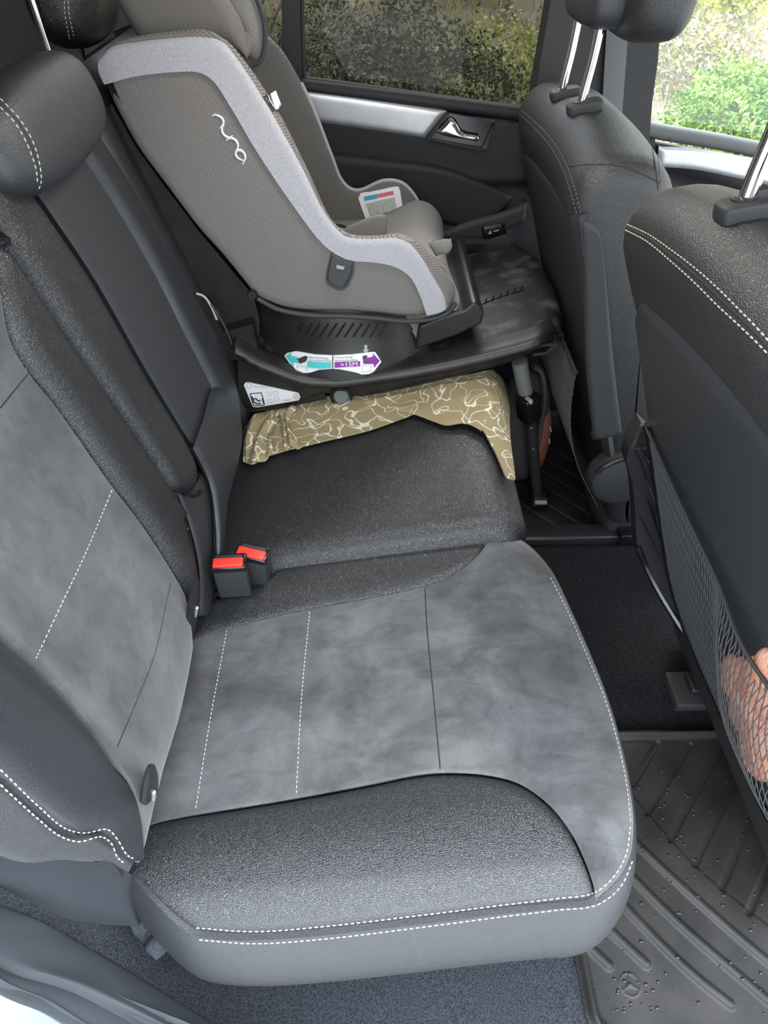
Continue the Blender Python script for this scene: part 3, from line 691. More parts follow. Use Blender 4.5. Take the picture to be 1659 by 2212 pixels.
# hard back panel, near seat
low = [(1380, 640), (1400, 668), (1433, 700), (1480, 745), (1530, 800), (1580, 852), (1620, 895), (1659, 942), (1720, 1020), (1800, 1120), (1900, 1230)]
bk = MB()
xN = lambda z: .285+.37*(.83-z)
pl = []
for v in np.linspace(0, 1, 80):
    row = []
    for u in np.linspace(0, 1, 60):
        y = .528-.468*u; zt = np.interp(y, [.06, .15, .27, .40, .49, .528], [.838, .845, .825, .800, .783, .745]); z = float(zt)*(1-v)+.235*v
        row.append((xN(z)-.003, y, z))
    pl.append(row)
pl = np.array(pl)
bp = MB().shell(puffed(pl, .02, .012), .012).build('back_panel', M['leather_smooth'], seatN)
# headrest guides and posts
def post(parent_seat, hr, px0, px1, y, r, sub=True):
    a = P(px0[0], px0[1], y=y); b = P(px1[0], px1[1], y=y)
    d = (a-b)/np.linalg.norm(a-b)
    MB().tube([b-d*.03, b, b+d*.03, (a+b)/2+A(.004, 0, 0), a, a+d*.06], r, n=16, res=30).build('headrest_post', M['chrome'], hr)
def sup(c, r, p=2.6, nu_=40, nv_=24, M3=None):
    V = []; n = nu_
    for j in range(nv_+1):
        ph = -math.pi/2+math.pi*j/nv_
        for i in range(n):
            th = 2*math.pi*i/n
            f_ = lambda v: math.copysign(abs(v)**(2/p), v)
            q = np.array([f_(math.cos(ph))*f_(math.cos(th))*r[0], f_(math.cos(ph))*f_(math.sin(th))*r[1], f_(math.sin(ph))*r[2]])
            if M3 is not None: q = np.array(M3 @ Vector(q))
            V.append(q+np.array(c))
    return V, [(j*n+i, j*n+(i+1) % n, (j+1)*n+(i+1) % n, (j+1)*n+i) for j in range(nv_) for i in range(n)]
def guide(parent, c, n, s=1.0):
    n = np.array(n)/np.linalg.norm(n); x = A(1, 0, 0)-n*n[0]; x /= np.linalg.norm(x); y = np.cross(n, x)
    M3 = Matrix(((x[0], y[0], n[0]), (x[1], y[1], n[1]), (x[2], y[2], n[2])))
    V, f = sup(np.array(c)+x*.008*s+n*.003, (.030*s, .017*s, .0105*s), 4.5, M3=M3)
    o = MB().add(V, f).build('headrest_guide', M['plastic_matt'], parent)
    MB().lathe([(0, .012*s), (.0110*s, .012*s), (.0110*s, .0145*s), (.0085*s, .0155*s), (0, .0155*s)], c, axis=n, n=20).build('guide_collar', M['plastic'], o); return o
gq, gn_ = drape([(1602, 462)], bvN); gN = gq[0]; guide(seatN, gN, gn_[0], 1.0)
hrN = MB(); hc = gN+A(-.02, -.075, .165)
hrN.ball(hc+A(.03, -.02, .035), (.055, .13, .085), sub=4); hN = hrN.build('headrest', M['leather_front'], seatN)
b = gN; MB().tube([b-A(0, 0, .02), b+A(.001, .001, .03), b+A(.004, 0, .075), b+A(.004, 0, .13)], .0075, n=16, res=20).build('headrest_post', M['chrome'], hN)
b = gN-A(0, .16, 0); MB().tube([b-A(0, 0, .02), b+A(.001, .001, .03), b+A(.004, 0, .075), b+A(.004, 0, .13)], .0075, n=16, res=20).build('headrest_post', M['chrome'], hN)
guide(seatN, gN-A(0, .16, 0), gn_[0], 1.0)
# far seat guides, headrest
g1 = drape([(1212, 208)], bvF)[0]; g2 = drape([(1253, 238)], bvF)[0]
g1 = g1[0] if len(g1) else P(1212, 208, y=1.13); g2 = g2[0]
guide(seatF, g1, (-.2, 0, 1), .85); guide(seatF, g2, (-.2, 0, 1), .95)
hcF = A(.375, 1.07, 1.03)
hF = MB().add(*sup(hcF+A(.045, -.01, -.005), (.055, .135, .085), 3.4)).build('headrest', M['leather_front'], seatF)
MB().add(*sup(hcF+A(-.02, .005, -.005), (.034, .105, .070), 4.5)).build('headrest_back', M['leather_smooth'], hF)
for q, y_ in ((g1, 0), (g2, 0)):
    MB().tube([q-A(0, 0, .02), q+A(.001, 0, .02), q+A(.006, 0, .065), q+A(.010, 0, .13)], .0068, n=16, res=20).build('headrest_post', M['chrome'], hF)
bvH = bvh_of(hF)
stitches('headrest_stitching', [(1314, 108), (1322, 126), (1345, 142), (1370, 146), (1400, 136), (1430, 110), (1458, 65)], bvH, M['thread_dark'], hF)
# far seat seams
for ln in ([(1102, 228), (1140, 262), (1180, 304), (1210, 352), (1228, 400), (1246, 462)], [(1110, 226), (1150, 258), (1190, 300), (1222, 352), (1240, 402), (1256, 466)]):
    stitches('seam_stitching', ln, bvF, mat('grey_thread', (.16, .16, .16), .8) if 'grey_thread' not in bpy.data.materials else bpy.data.materials['grey_thread'], seatF, r=.0006)
mb = MB(); line_on(mb, [(1106, 227), (1145, 260), (1185, 302), (1216, 352), (1234, 401), (1251, 464)], bvF, .0014, -.0006, 70); mb.build('backrest_seam', M['thread_dark'], seatF)
mb = MB(); line_on(mb, [(1230, 360), (1260, 356), (1310, 356), (1350, 362), (1395, 380), (1425, 396)], bvF, .0012, -.0005, 60); mb.build('side_seam', M['thread_dark'], seatF)
stitches('front_stitching', [(1385, 255), (1410, 300), (1423, 350), (1429, 410)], bvF, bpy.data.materials['grey_thread'], seatF, r=.0006)
mb = MB(); line_on(mb, [(1372, 248), (1400, 290), (1414, 350), (1422, 412)], bvF, .0012, -.0005, 50); mb.build('front_seam', M['thread_dark'], seatF)
# hard shell on the back of the far seat: rear sheet and its return on the side
FRf = lambda p: p[..., 0]-(.322+.33*(.72-p[..., 2])-.010)
rear = []
for v in np.linspace(0, 1, 60):
    row = []
    for u in np.linspace(0, 1, 40):
        y = 1.305-.508*u; zt = .715+.045*math.sin(u*math.pi*.5); z = zt*(1-v)+.30*v
        row.append((.322+.33*(.72-z)-.011+.03*max(0, z-.70), y, z))
    rear.append(row)
rear = np.array(rear)
MB().shell(puffed(rear, .02, .010), .012).build('back_panel', M['plastic_matt'], seatF)
side = hit(coons([(1255, 474), (1275, 480), (1292, 492), (1303, 520)], [(1283, 955), (1310, 952), (1335, 945), (1347, 940)], [(1255, 474), (1262, 600), (1268, 800), (1283, 955)], [(1303, 520), (1315, 640), (1330, 800), (1347, 940)], 24, 70), lambda p: p[..., 1]-(.795+0*p[..., 0]))
MB().shell(puffed(side, .012, .007), .02).build('side_shell', M['plastic_matt'], seatF)
side = hit(coons([(1303, 520), (1310, 518), (1320, 520)], [(1347, 940), (1370, 936), (1395, 930)], [(1303, 520), (1315, 640), (1330, 800), (1347, 940)], [(1328, 520), (1352, 640), (1375, 800), (1395, 930)], 20, 60), lambda p: p[..., 1]-.803)
MB().shell(puffed(side, .01, .003), .02).build('side_leather', M['leather_front'], seatF)
# recliner cover and cushion side of the far seat
rc = P(1338, 1030, y=.80)
MB().lathe([(0, .022), (.045, .022), (.056, .016), (.060, .004), (.060, -.02), (0, -.02)], rc+A(.0, 0, 0), axis=(0, -1, 0), n=48).build('recliner_cover', M['plastic_matt'], seatF)
MB().tube([rc+A(-.055, -.02, .028), rc+A(-.045, -.022, .045), rc+A(-.02, -.022, .06), rc+A(.01, -.022, .066), rc+A(.04, -.02, .06)], .005, res=20).build('recliner_piping', M['plastic'], seatF)
MB().add(*sup((.76, 1.06, .255), (.27, .25, .085), 5)).build('seat_cushion', M['leather_front'], seatF)
MB().box((.50, .82, .04), (1.0, 1.30, .19), bev=.02).build('seat_base', M['plastic_matt'], seatF)
# net pocket on the far seat
def net(name, G, m, parent, nu, nv, r, kx=1.0):
    """diamond knit net over a grid surface G(nv,nu,3)"""
    mb = MB(); H_, W_ = G.shape[:2]
    def S(u, v):
        x = np.clip(u, 0, 1)*(W_-1); y = np.clip(v, 0, 1)*(H_-1); i = min(int(x), W_-2); j = min(int(y), H_-2); a = x-i; b = y-j
        return (G[j, i]*(1-a)+G[j, i+1]*a)*(1-b)+(G[j+1, i]*(1-a)+G[j+1, i+1]*a)*b
    for sgn in (1, -1):
        for k in range(-nv, nu+nv):
            pts = []
            N_ = nv*4
            for q in range(N_+1):
                v = q/N_; u = (k+sgn*v*nv*.5+(.5 if sgn < 0 else 0)+(nv*.5 if sgn < 0 else 0)*0+.05*math.sin(v*nv*math.pi*2))/nu
                if 0 <= u <= 1: pts.append(S(u, v))
            if len(pts) > 2: mb.tube(pts, r, n=5, cap=True)
    return mb.build(name, m, parent, fix=False)
M['cord'] = mat('net_cord', (.06, .062, .065), .7)
nf = np.array([[P(a, b, y=yy)+A(-.03, 0, 0) for a, b, yy in row] for row in ()]) if False else None
u_ = np.linspace(0, 1, 20)
ytop = np.linspace(1.27, .84, 20)
Gf = np.array([[(.322+.33*(.72-z)-.035-.03*math.sin(math.pi*v), y, z) for y in ytop] for v, z in [(q, .47-.33*q) for q in np.linspace(0, 1, 24)]])
net('net_pocket', Gf, M['cord'], seatF, 52, 40, .0011)
MB().tube(Gf[0], .004, n=8).build('net_elastic', M['plastic_matt'], seatF)
# lower shells and net pocket of the near seat
FRn = lambda off: (lambda p: p[..., 0]-(.285+.37*(.83-p[..., 2])-off-.020*(1-sm(.20, .50, p[..., 1]))))
fy = catmull([(.505, .600), (.502, .50), (.500, .40), (.492, .32), (.462, .275), (.40, .262), (.28, .262), (.16, .265), (.105, .29), (.085, .34), (.080, .45), (.078, .600)], 90)
fr = np.array([(xN(z)-.005, y, z) for y, z in fy])
MB().tube(fr, .0062, n=10).build('net_frame', M['plastic_gloss'], seatN)
ty = np.linspace(.503, .080, 60); tp = np.array([(xN(.592)-.008-.003*math.sin(math.pi*(.503-y)/.423), y, .592-.004*math.sin(math.pi*(.503-y)/.423)) for y in ty])
def zb_(y): return float(np.interp(y, [.078, .085, .105, .16, .28, .40, .462, .492, .505], [.40, .34, .29, .265, .262, .262, .275, .32, .40]))
Gn = np.array([[(xN(zb_(y)*(1-v)+tp[i][2]*v)-.007-.004*math.sin(math.pi*(.15+.7*v))*math.sin(math.pi*i/59)**.6, y, zb_(y)*(1-v)+tp[i][2]*v) for i, y in enumerate(ty)] for v in np.linspace(0, 1, 20)])
plc = np.array([.155, .44]); Gn[..., 0] -= .024*np.exp(-(((Gn[..., 1]-plc[0])/.085)**4+((Gn[..., 2]-.45)/.13)**4))
Gn[-1] = tp-A(.010, 0, 0)*np.exp(-((ty-plc[0])/.06)**2)[:, None]; tp = Gn[-1]
netN = net('net_pocket', Gn, M['cord'], seatN, 48, 11, .00065)
MB().tube(tp, .0022, n=8).tube(tp+A(-.004, 0, .005), .0012, n=6).build('net_elastic', M['plastic_matt'], seatN)
shp = [(1386, 916), (1410, 940), (1414, 1040), (1418, 1125), (1428, 1195), (1452, 1255), (1490, 1330), (1523, 1400), (1536, 1480), (1500, 1425), (1446, 1320), (1400, 1235), (1376, 1185), (1372, 1100), (1366, 1040), (1352, 995), (1360, 965)]
lo = hit(np.array(catmull(shp+[shp[0]], 70)[:-1]), lambda p: p[..., 1]-.565)
lo = np.array([P(a, b, y=.575-.150*float(sm(1180, 1480, b))) for a, b in shp])
MB().prism(lo, (0, .03, 0)).build('lower_side_shield', M['plastic'], seatN)
for q in ([(1372, 975), (1395, 1035), (1412, 1085)], [(1380, 960), (1400, 1000), (1414, 1040)]):
    MB().tube([P(a, b, y=.572) for a, b in q], .002, n=6, res=12).build('shield_rib', M['plastic'], seatN)
MB().tube([P(a, b, y=.573) for a, b in [(1386, 918), (1366, 968), (1410, 966)]], .003, n=6).build('shield_edge', M['plastic_matt'], seatN)
MB().tube([P(a, b, y=.571-.150*float(sm(1180, 1480, b))) for a, b in [(1377, 1180), (1402, 1238), (1430, 1290), (1470, 1355), (1510, 1415)]], .006, n=8, res=30).build('shield_lip', M['plastic_gloss'], seatN)
MB().add(*sup((.86, .31, .26), (.30, .25, .10), 5)).build('seat_cushion', M['leather_front'], seatN)
MB().box((.60, .08, .05), (1.1, .55, .19), bev=.02).build('seat_base', M['plastic_matt'], seatN)
# plush in the near net pocket
M['plush'] = mat('peach_plush', (.75, .36, .24), 1.0, spec=.05)
c = coords(M['plush']); noisecol(M['plush'], (.50, .19, .12), (.66, .38, .28), 55, 3, c=c); n2 = nd(M['plush'], 'ShaderNodeTexNoise', Scale=420.0, Detail=3.0); lk(M['plush'], c, n2.inputs['Vector']); bump(M['plush'], n2.outputs[0], .8, .003)
pc = hit(np.array([(1640, 1470)]), FRn(.012))[0]
V, f = sup(pc+A(.0, -.02, 0), (.024, .062, .062), 2.4, M3=Matrix.Rotation(R(20), 3, 'Y'))
plush = thing('plush_toy', tuple(pc-A(0, 0, .06)), 'fluffy peach and orange plush toy tucked inside the net pocket', 'plush toy')
mb = MB()
for y_, z_, r_ in ((.212, .452, .028), (.185, .425, .030), (.150, .400, .035), (.178, .485, .034), (.145, .530, .036), (.135, .465, .048), (.175, .45, .035)):
    mb.ball((xN(z_)-.008, y_, z_), (.0125, r_, r_), sub=4)
o = mb.build('plush_body', M['plush'], plush)
md = o.modifiers.new('merge', 'REMESH'); md.mode = 'VOXEL'; md.voxel_size = .003; md.use_smooth_shade = True
MB().ball((xN(.585)-.008, .132, .590), (.011, .018, .022), sub=4).build('plush_ear', M['plush'], plush)
# ------------------------------------------------------------------ SECTION-4
# ================================================================== CHILD SEAT
def knit(name, c1, c2, pitch, plane='xz', rough=.9):
    """warp knit with a regular lattice of small holes"""
    m = mat(name, c1, rough, spec=.15); tc = nd(m, 'ShaderNodeTexCoord'); sp = nd(m, 'ShaderNodeSeparateXYZ'); lk(m, tc.outputs['Object'], sp.inputs[0])
    def math_(op, a, b=None):
        n = nd(m, 'ShaderNodeMath', operation=op)
        for i, q in enumerate((a, b)):
            if q is None: continue
            if isinstance(q, (int, float)): n.inputs[i].default_value = q
            else: lk(m, q, n.inputs[i])
        return n.outputs[0]
    k = 2*math.pi/pitch; a_, b_ = sp.outputs[plane[0].upper()], sp.outputs[plane[1].upper()]
    u = math_('ADD', math_('MULTIPLY', a_, .93), math_('MULTIPLY', b_, .36)); v = math_('SUBTRACT', math_('MULTIPLY', b_, .93), math_('MULTIPLY', a_, .36))
    s1 = math_('SINE', math_('MULTIPLY', math_('ADD', u, v), k*.5)); s2 = math_('SINE', math_('MULTIPLY', math_('SUBTRACT', u, v), k*.5))
    p = math_('MULTIPLY', math_('MULTIPLY', s1, s1), math_('MULTIPLY', s2, s2))
    r = nd(m, 'ShaderNodeValToRGB'); el = r.color_ramp.elements; el[0].position = .35; el[1].position = .72; el[0].color = (*c1, 1); el[1].color = (*c2, 1)
    lk(m, p, r.inputs[0]); lk(m, r.outputs[0], m.node_tree.nodes['Principled BSDF'].inputs['Base Color'])
    bump(m, p, .5, -.0008); return m
M['knit'] = knit('grey_mesh_knit', (.235, .220, .208), (.050, .048, .047), .0040)
M['knit_in'] = knit('inner_mesh_knit', (.165, .158, .152), (.045, .044, .044), .0042)
M['melange'] = mat('light_grey_melange', (.42, .42, .44), .95, spec=.1); noisecol(M['melange'], (.34, .34, .365), (.47, .47, .50), 700, 3)
M['pad'] = mat('grey_pad_fabric', (.17, .168, .168), .95, spec=.1); noisecol(M['pad'], (.19, .182, .175), (.25, .24, .232), 500, 3)
M['pad_dark'] = mat('dark_grey_fabric', (.075, .077, .080), .85, spec=.15)
M['shell_black'] = mat('seat_shell_black', (.014, .013, .013), .42)
_n, _r = noisecol(M['shell_black'], (.012, .011, .011), (.022, .020, .019), 30, 6)
cs = thing('child_car_seat', (-.05, 1.08, .44), 'grey mesh child car seat with light grey trim on a black base with support leg', 'child seat')
FSide = lambda p: p[..., 1]-(.880+.28*((p[..., 0]+.10)**2+(p[..., 2]-.72)**2))
bandin = [(225, 183), (295, 165), (375, 156), (430, 157), (460, 175), (500, 235), (550, 320), (630, 440), (700, 530), (740, 557), (765, 564), (806, 567), (853, 577), (886, 599), (907, 638), (922, 682)]
bandout = [(211, 126), (235, 103), (300, 90), (375, 82), (430, 80), (475, 88), (505, 120), (565, 210), (650, 360), (700, 460), (735, 505), (752, 515), (799, 519), (853, 517), (882, 526), (907, 552), (936, 599), (962, 646), (966, 668)]
ctop = bandin
cbot = [(240, 220), (295, 320), (350, 395), (430, 500), (480, 555), (537, 625), (550, 640), (590, 660), (625, 670), (672, 675), (745, 676), (817, 681), (871, 687), (921, 684)]
g = hit(coons(ctop, cbot, [(225, 183), (240, 220)], [(922, 682), (921, 684)], 160, 70), FSide)
gp_ = puffed(g, .02, .010, edges='blr')
side_o = MB().shell(gp_, .012).build('side_cover', M['knit'], cs)
gb = hit(coons(bandout, bandin, [(211, 126), (213, 155), (225, 183)], [(966, 668), (945, 677), (922, 682)], 170, 16), lambda p: FSide(p)+.004)
gb = puffed(gb, .012, .005, edges='t')
MB().shell(gb, .012).build('trim_band', M['melange'], cs)
bvS = bvh_of([side_o])
# inner roll of the near wing
N_ = 170
ro = gb[0]
innp = [(240, 100), (300, 80), (350, 71), (400, 66), (450, 66), (490, 92), (530, 137), (600, 242), (665, 372), (720, 490), (745, 508), (775, 512), (824, 510), (868, 506), (907, 528), (943, 566), (972, 602), (983, 631), (975, 664)]
i1 = np.array([P(a, b, y=.925) for a, b in catmull(innp, N_)])
cenS = A(-.10, .93, .74)
def inward(p, d, dy):
    v = cenS-p; v[:, 1] = 0; v /= np.linalg.norm(v, axis=1, keepdims=True); q = p+v*d; q[:, 1] = p[:, 1]+dy; return q
bkdir = A(-.62, 0, -.78); rk = (.1+.9*sm(.08, .30, np.linspace(0, 1, N_)))[:, None]
rows = [ro+A(0, .001, -.001), (ro*.7+i1*.3)+A(.002, 0, .003), (ro*.35+i1*.65)+A(.002, 0, .003), i1, i1+bkdir*.02*rk+A(0, .004, 0), i1+bkdir*.06*rk+A(0, .012, 0), i1+bkdir*.12*rk+A(0, .02, 0)]
gw = np.array([catmull(np.array(rows)[:, i], 24) for i in range(N_)]).transpose(1, 0, 2)
MB().shell(gw, .006, out=(.3, 1.2, 1.2)).build('inner_wing', M['knit'], cs)
# far wing, built as a thick padded side
farrim = [(430, -60), (500, -40), (545, 20), (570, 72), (610, 117), (665, 217), (715, 342), (735, 392), (755, 413), (777, 417), (831, 396), (868, 401), (893, 425), (915, 465), (947, 515), (975, 570), (985, 620)]
f0 = np.array([P(a, b, y=1.275) for a, b in catmull(farrim, N_)])
dn = A(-.45, 0, -.9)
rows = [f0+A(0, .035, -.0)+dn*.03, f0+A(0, .033, 0)+dn*.004, f0+A(0, .02, 0), f0+A(0, .004, 0), f0, f0+dn*.01+A(0, -.004, 0), f0+dn*.05+A(0, -.012, 0), f0+dn*.12+A(0, -.02, 0), f0+dn*.2+A(0, -.025, 0), f0+dn*.26+A(0, -.028, 0)]
gw = np.array([catmull(np.array(rows)[:, i], 40) for i in range(N_)]).transpose(1, 0, 2)
farw = MB().shell(gw, .01, out=(.3, .6, 1.0)).build('far_wing', M['knit_in'], cs)
MB().tube(f0[60:]+A(0, .012, .001), .0045, n=8).build('far_wing_trim', M['melange'], farw)
bvFW = bvh_of(farw)
# back, seat pan and front of the bucket, between the wings
prof_in = [(-.372, .93), (-.33, .84), (-.25, .70), (-.19, .635), (-.12, .595), (-.02, .590), (.05, .608), (.095, .622), (.13, .615), (.153, .592), (.162, .566), (.156, .540)]
gg = np.array([[(x+.02*(z > .7)-.006*math.sin(math.pi*v), .932+.345*v, z-.008*math.sin(math.pi*v)) for x, z in catmull(prof_in, 70)] for v in np.linspace(0, 1, 30)])
MB().shell(gg, .02, out=(.3, 1.0, 1.6)).build('seat_cover', M['pad'], cs)
prof_b = [(-.372, .93), (-.34, .83), (-.27, .69), (-.215, .60), (-.16, .558), (0, .548), (.10, .548), (.15, .565)]
pb3 = catmull(np.vstack([g[:, 0][::6], g[-1][4::6]]), 70)
gg = np.array([pb3+A(.004, .003, .004)]+[np.stack([pb3[:, 0]+.010, np.full(70, y_), pb3[:, 2]+.008], 1) for y_ in np.linspace(.925, 1.28, 8)])
MB().shell(gg, .01, out=(-.3, 1.0, -1)).build('seat_shell', M['shell_black'], cs)
# harness pads and crotch pad
def padq(name, T, B, L, R_, y, m=M['pad'], t=.014, w=.012, h=.006, **k):
    g = hit(coons(T, B, L, R_, 40, 24), lambda p: p[..., 1]-y)
    return MB().shell(puffed(g, w, h), t).build(name, m, cs, **k)
padq('buckle_pad', [(735, 501), (760, 488), (790, 475), (817, 465)], [(750, 530), (790, 528), (815, 522), (835, 508)], [(735, 501), (738, 516), (750, 530)], [(817, 465), (834, 468), (837, 485), (835, 508)], 1.10)
padq('strap_flap', [(925, 528), (945, 522), (966, 519), (976, 524)], [(942, 557), (955, 552), (966, 552), (974, 545)], [(925, 528), (942, 557)], [(976, 524), (978, 535), (974, 545)], .985, m=M['pad'])
# headrest with side wings
hrz = [(282, -40), (420, -60), (520, -50)]
def hr(name, T, B, L, R_, y, m, h=.02, w=.03, t=.03):
    g = hit(coons(T, B, L, R_, 50, 40), lambda p: p[..., 1]-y(p) if callable(y) else p[..., 1]-y)
    return MB().shell(puffed(g, w, h), t).build(name, m, cs)
h1 = hr('headrest', [(215, -60), (330, -60), (445, -60)], [(292, 85), (400, 82), (480, 92), (532, 130)], [(215, -60), (250, 10), (292, 85)], [(445, -60), (490, 0), (522, 60), (532, 130)], 1.08, M['pad'], h=.016)
M['wing'] = mat('warm_grey_fabric', (.3, .29, .28), .95, spec=.1); noisecol(M['wing'], (.27, .262, .252), (.35, .34, .33), 500, 3)
h2 = hr('headrest_wing', [(425, -60), (480, -60), (530, -60)], [(528, 125), (538, 134), (552, 137), (563, 128)], [(425, -60), (470, 0), (510, 60), (528, 125)], [(530, -60), (558, 0), (572, 60), (563, 128)], 1.17, M['wing'], h=.022)
MB().tube([P(a, b, y=1.165) for a, b in [(528, -60), (556, 0), (572, 60), (570, 110), (560, 134), (545, 139)]], .004, res=30).build('headrest_piping', M['pad_dark'], h2)
# white care label on the far wing
lb = decal('instruction_label', [(779, 419), (852, 403), (860, 404), (864, 412), (870, 455), (866, 463), (800, 474), (789, 470), (774, 428)], bvFW, M['white'], cs, lift=.002)
bvL = bvh_of(lb)
decal('blue_heading', [(786, 425), (815, 419), (817, 428), (788, 434)], bvL, mat('label_blue', (.05, .30, .50), .5), lb)
decal('red_heading', [(816, 419), (849, 412), (851, 420), (818, 427)], bvL, mat('label_red', (.60, .12, .14), .5), lb)
decal('label_field', [(790, 440), (818, 433), (852, 426), (858, 452), (800, 466)], bvL, mat('label_field', (.42, .44, .40), .6), lb)
mb = MB()
for q in ([(800, 445), (812, 442), (817, 452), (812, 462), (802, 463), (797, 453), (800, 445)], [(829, 438), (843, 434), (849, 444), (846, 454), (833, 457), (827, 447), (829, 438)], [(804, 450), (812, 457)], [(834, 442), (843, 449)]): line_on(mb, q, bvL, .0007, .0016, 30)
mb.build('label_drawing', M['grey_print'], lb)
# black edge tag with white print
tg = MB(); q = [P(566, 210, y=.895), P(588, 201, y=.925), P(607, 238, y=.93), P(590, 244, y=.915)]
tg.prism([P(565, 212, y=.893), P(590, 199, y=.920), P(608, 236, y=.925), P(588, 245, y=.893)], A(.002, -.001, .002)); tg = tg.build('edge_tag', M['plastic_matt'], cs)
MB().prism([P(582, 207, y=.908), P(593, 200, y=.918), P(605, 231, y=.918), P(601, 228, y=.915), P(600, 238, y=.908), P(592, 240, y=.903)], A(.0026, -.004, .0036)).build('tag_print', M['white'], tg)
MB().tube([P(576, 211, y=.90)+A(.003, -.004, .004), P(580, 222, y=.90)+A(.003, -.004, .004), P(588, 236, y=.90)+A(.003, -.004, .004)], .0007, n=5).build('tag_stripe', M['white'], tg)
# embroidered name on the side: strokes of a ribbon script
mb = MB()
glyphs = [[(458, 250), (464, 248), (472, 250), (480, 256), (483, 264), (480, 271), (475, 277)],
          [(484, 270), (480, 276), (480, 284), (484, 291), (491, 296), (498, 296), (503, 292)],
          [(488, 303), (495, 299), (503, 299), (510, 304), (514, 312), (513, 320), (509, 327)],
          [(523, 355), (528, 347), (530, 338), (526, 329), (519, 324), (511, 326), (509, 333), (513, 340), (521, 345), (528, 347)]]
for q in glyphs: line_on(mb, q, bvS, [.0007, .0016, .0019, .0016, .0008], .0005, 40, seg=8)
mb.build('embroidered_logo', M['white'], cs)
# strap clip on the side
cl = decal('side_clip', [(716, 546), (722, 545), (742, 555), (766, 568), (764, 590), (752, 615), (741, 624), (730, 624), (711, 614), (704, 604), (706, 585)], bvS, M['pad_dark'], cs, lift=.005)
bvC = bvh_of(cl)
mb = MB(); line_on(mb, [(717, 552), (710, 585), (709, 603), (716, 612), (732, 619), (741, 618), (750, 608), (760, 584), (761, 571)], bvC, .0011, .001, 60); mb.build('clip_edge', M['plastic_matt'], cl)
decal('clip_slot', [(727, 572), (744, 576), (742, 582), (727, 579)], bvC, M['grey_print'], cl); 
# pivot knob at the back of the shell
MB().lathe([(0, .008), (.007, .008), (.009, .004), (.009, 0), (0, 0)], P(546, 636, y=.885), axis=(0, -1, .2), n=20).build('shell_knob', M['plastic_gloss'], cs)
# lower dark trim of the shell
MB().tube([p for p in hit(catmull([(556, 645), (600, 668), (672, 681), (745, 683), (817, 688), (871, 694), (925, 690), (966, 676), (985, 655)], 60), lambda p: FSide(p)-.002)], .0045, n=8).build('shell_edge', M['plastic_matt'], cs)
# --- rotating drum, base, arm
MB().lathe([(0, .075), (.19, .075), (.197, .06), (.203, .03), (.208, .0), (.212, -.012), (.19, -.02), (0, -.02)], (-.055, 1.100, .500), axis=(-.13, 0, 1), n=96).build('turntable', M['shell_black'], cs)
bvD = bvh_of([o for o in cs.children if o.name.startswith('turntable')][0:1])
for k in range(12):
    a0 = 634+k*17.6
    mb = MB(); 
    if k == 0: line_on(mb, [(638, 698), (640, 701)], bvD, .0024, -.0005, 4, f=lin)
    else: line_on(mb, [(a0+4+min(k, 10)*.4, 698+min(0, 0)), (a0-16+min(k, 10)*.5+(0 if k > 2 else 8), 728-max(0, 3-k)*5)], bvD, .0021, -.0004, 10, f=lin)
    if mb.v: mb.build('vent_slot', mat('vent_black', (.002, .002, .002), .7) if 'vent_black' not in bpy.data.materials else bpy.data.materials['vent_black'], cs)
ridge = [(-.240, .512), (-.200, .480), (-.169, .464), (-.125, .445), (-.086, .440), (-.045, .441), (0, .447), (.085, .461), (.168, .479), (.25, .501), (.31, .519)]
lower = [(-.255, .374), (-.24, .372), (-.178, .378), (-.120, .392), (-.088, .403), (-.05, .397), (-.01, .396), (.06, .411), (.171, .440), (.263, .468), (.312, .500)]
ridge[-1:] = [(.310, .519), (.332, .519), (.345, .512)]; lower[-1:] = [(.312, .492), (.332, .494), (.343, .492)]
rg = catmull(ridge, 90); lw = catmull(lower, 90); ya = .045*np.clip((rg[:, 0]-.285)/.06, 0, 1.2)**2
yy = lambda t: .875-.008*math.sin(math.pi*t)
rows = [np.stack([rg[:, 0], .915+ya, rg[:, 1]+.004], 1), np.stack([rg[:, 0], .884+ya, rg[:, 1]+.002], 1), np.stack([rg[:, 0], .874+ya, rg[:, 1]-.003], 1), np.stack([rg[:, 0], .871+ya, rg[:, 1]-.014], 1), np.stack([rg[:, 0], .881+ya, rg[:, 1]-.022], 1), np.stack([lw[:, 0], .884+ya, lw[:, 1]+.006], 1), np.stack([lw[:, 0], .892+ya, lw[:, 1]-.004], 1)]
gB = np.array([catmull(np.array(rows)[:, i], 30) for i in range(90)]).transpose(1, 0, 2)
base_face = MB().shell(gB, .02, out=(0, -1, 1.2)).build('base_side', M['shell_black'], cs)
# cone between the turntable and the ledge, carries the facing sticker
MB().lathe([(0, .02), (.208, .02), (.216, .0), (.226, -.03), (.230, -.045), (0, -.045)], (-.058, 1.103, .482), axis=(-.13, 0, 1), n=96).build('turntable_collar', M['shell_black'], cs)
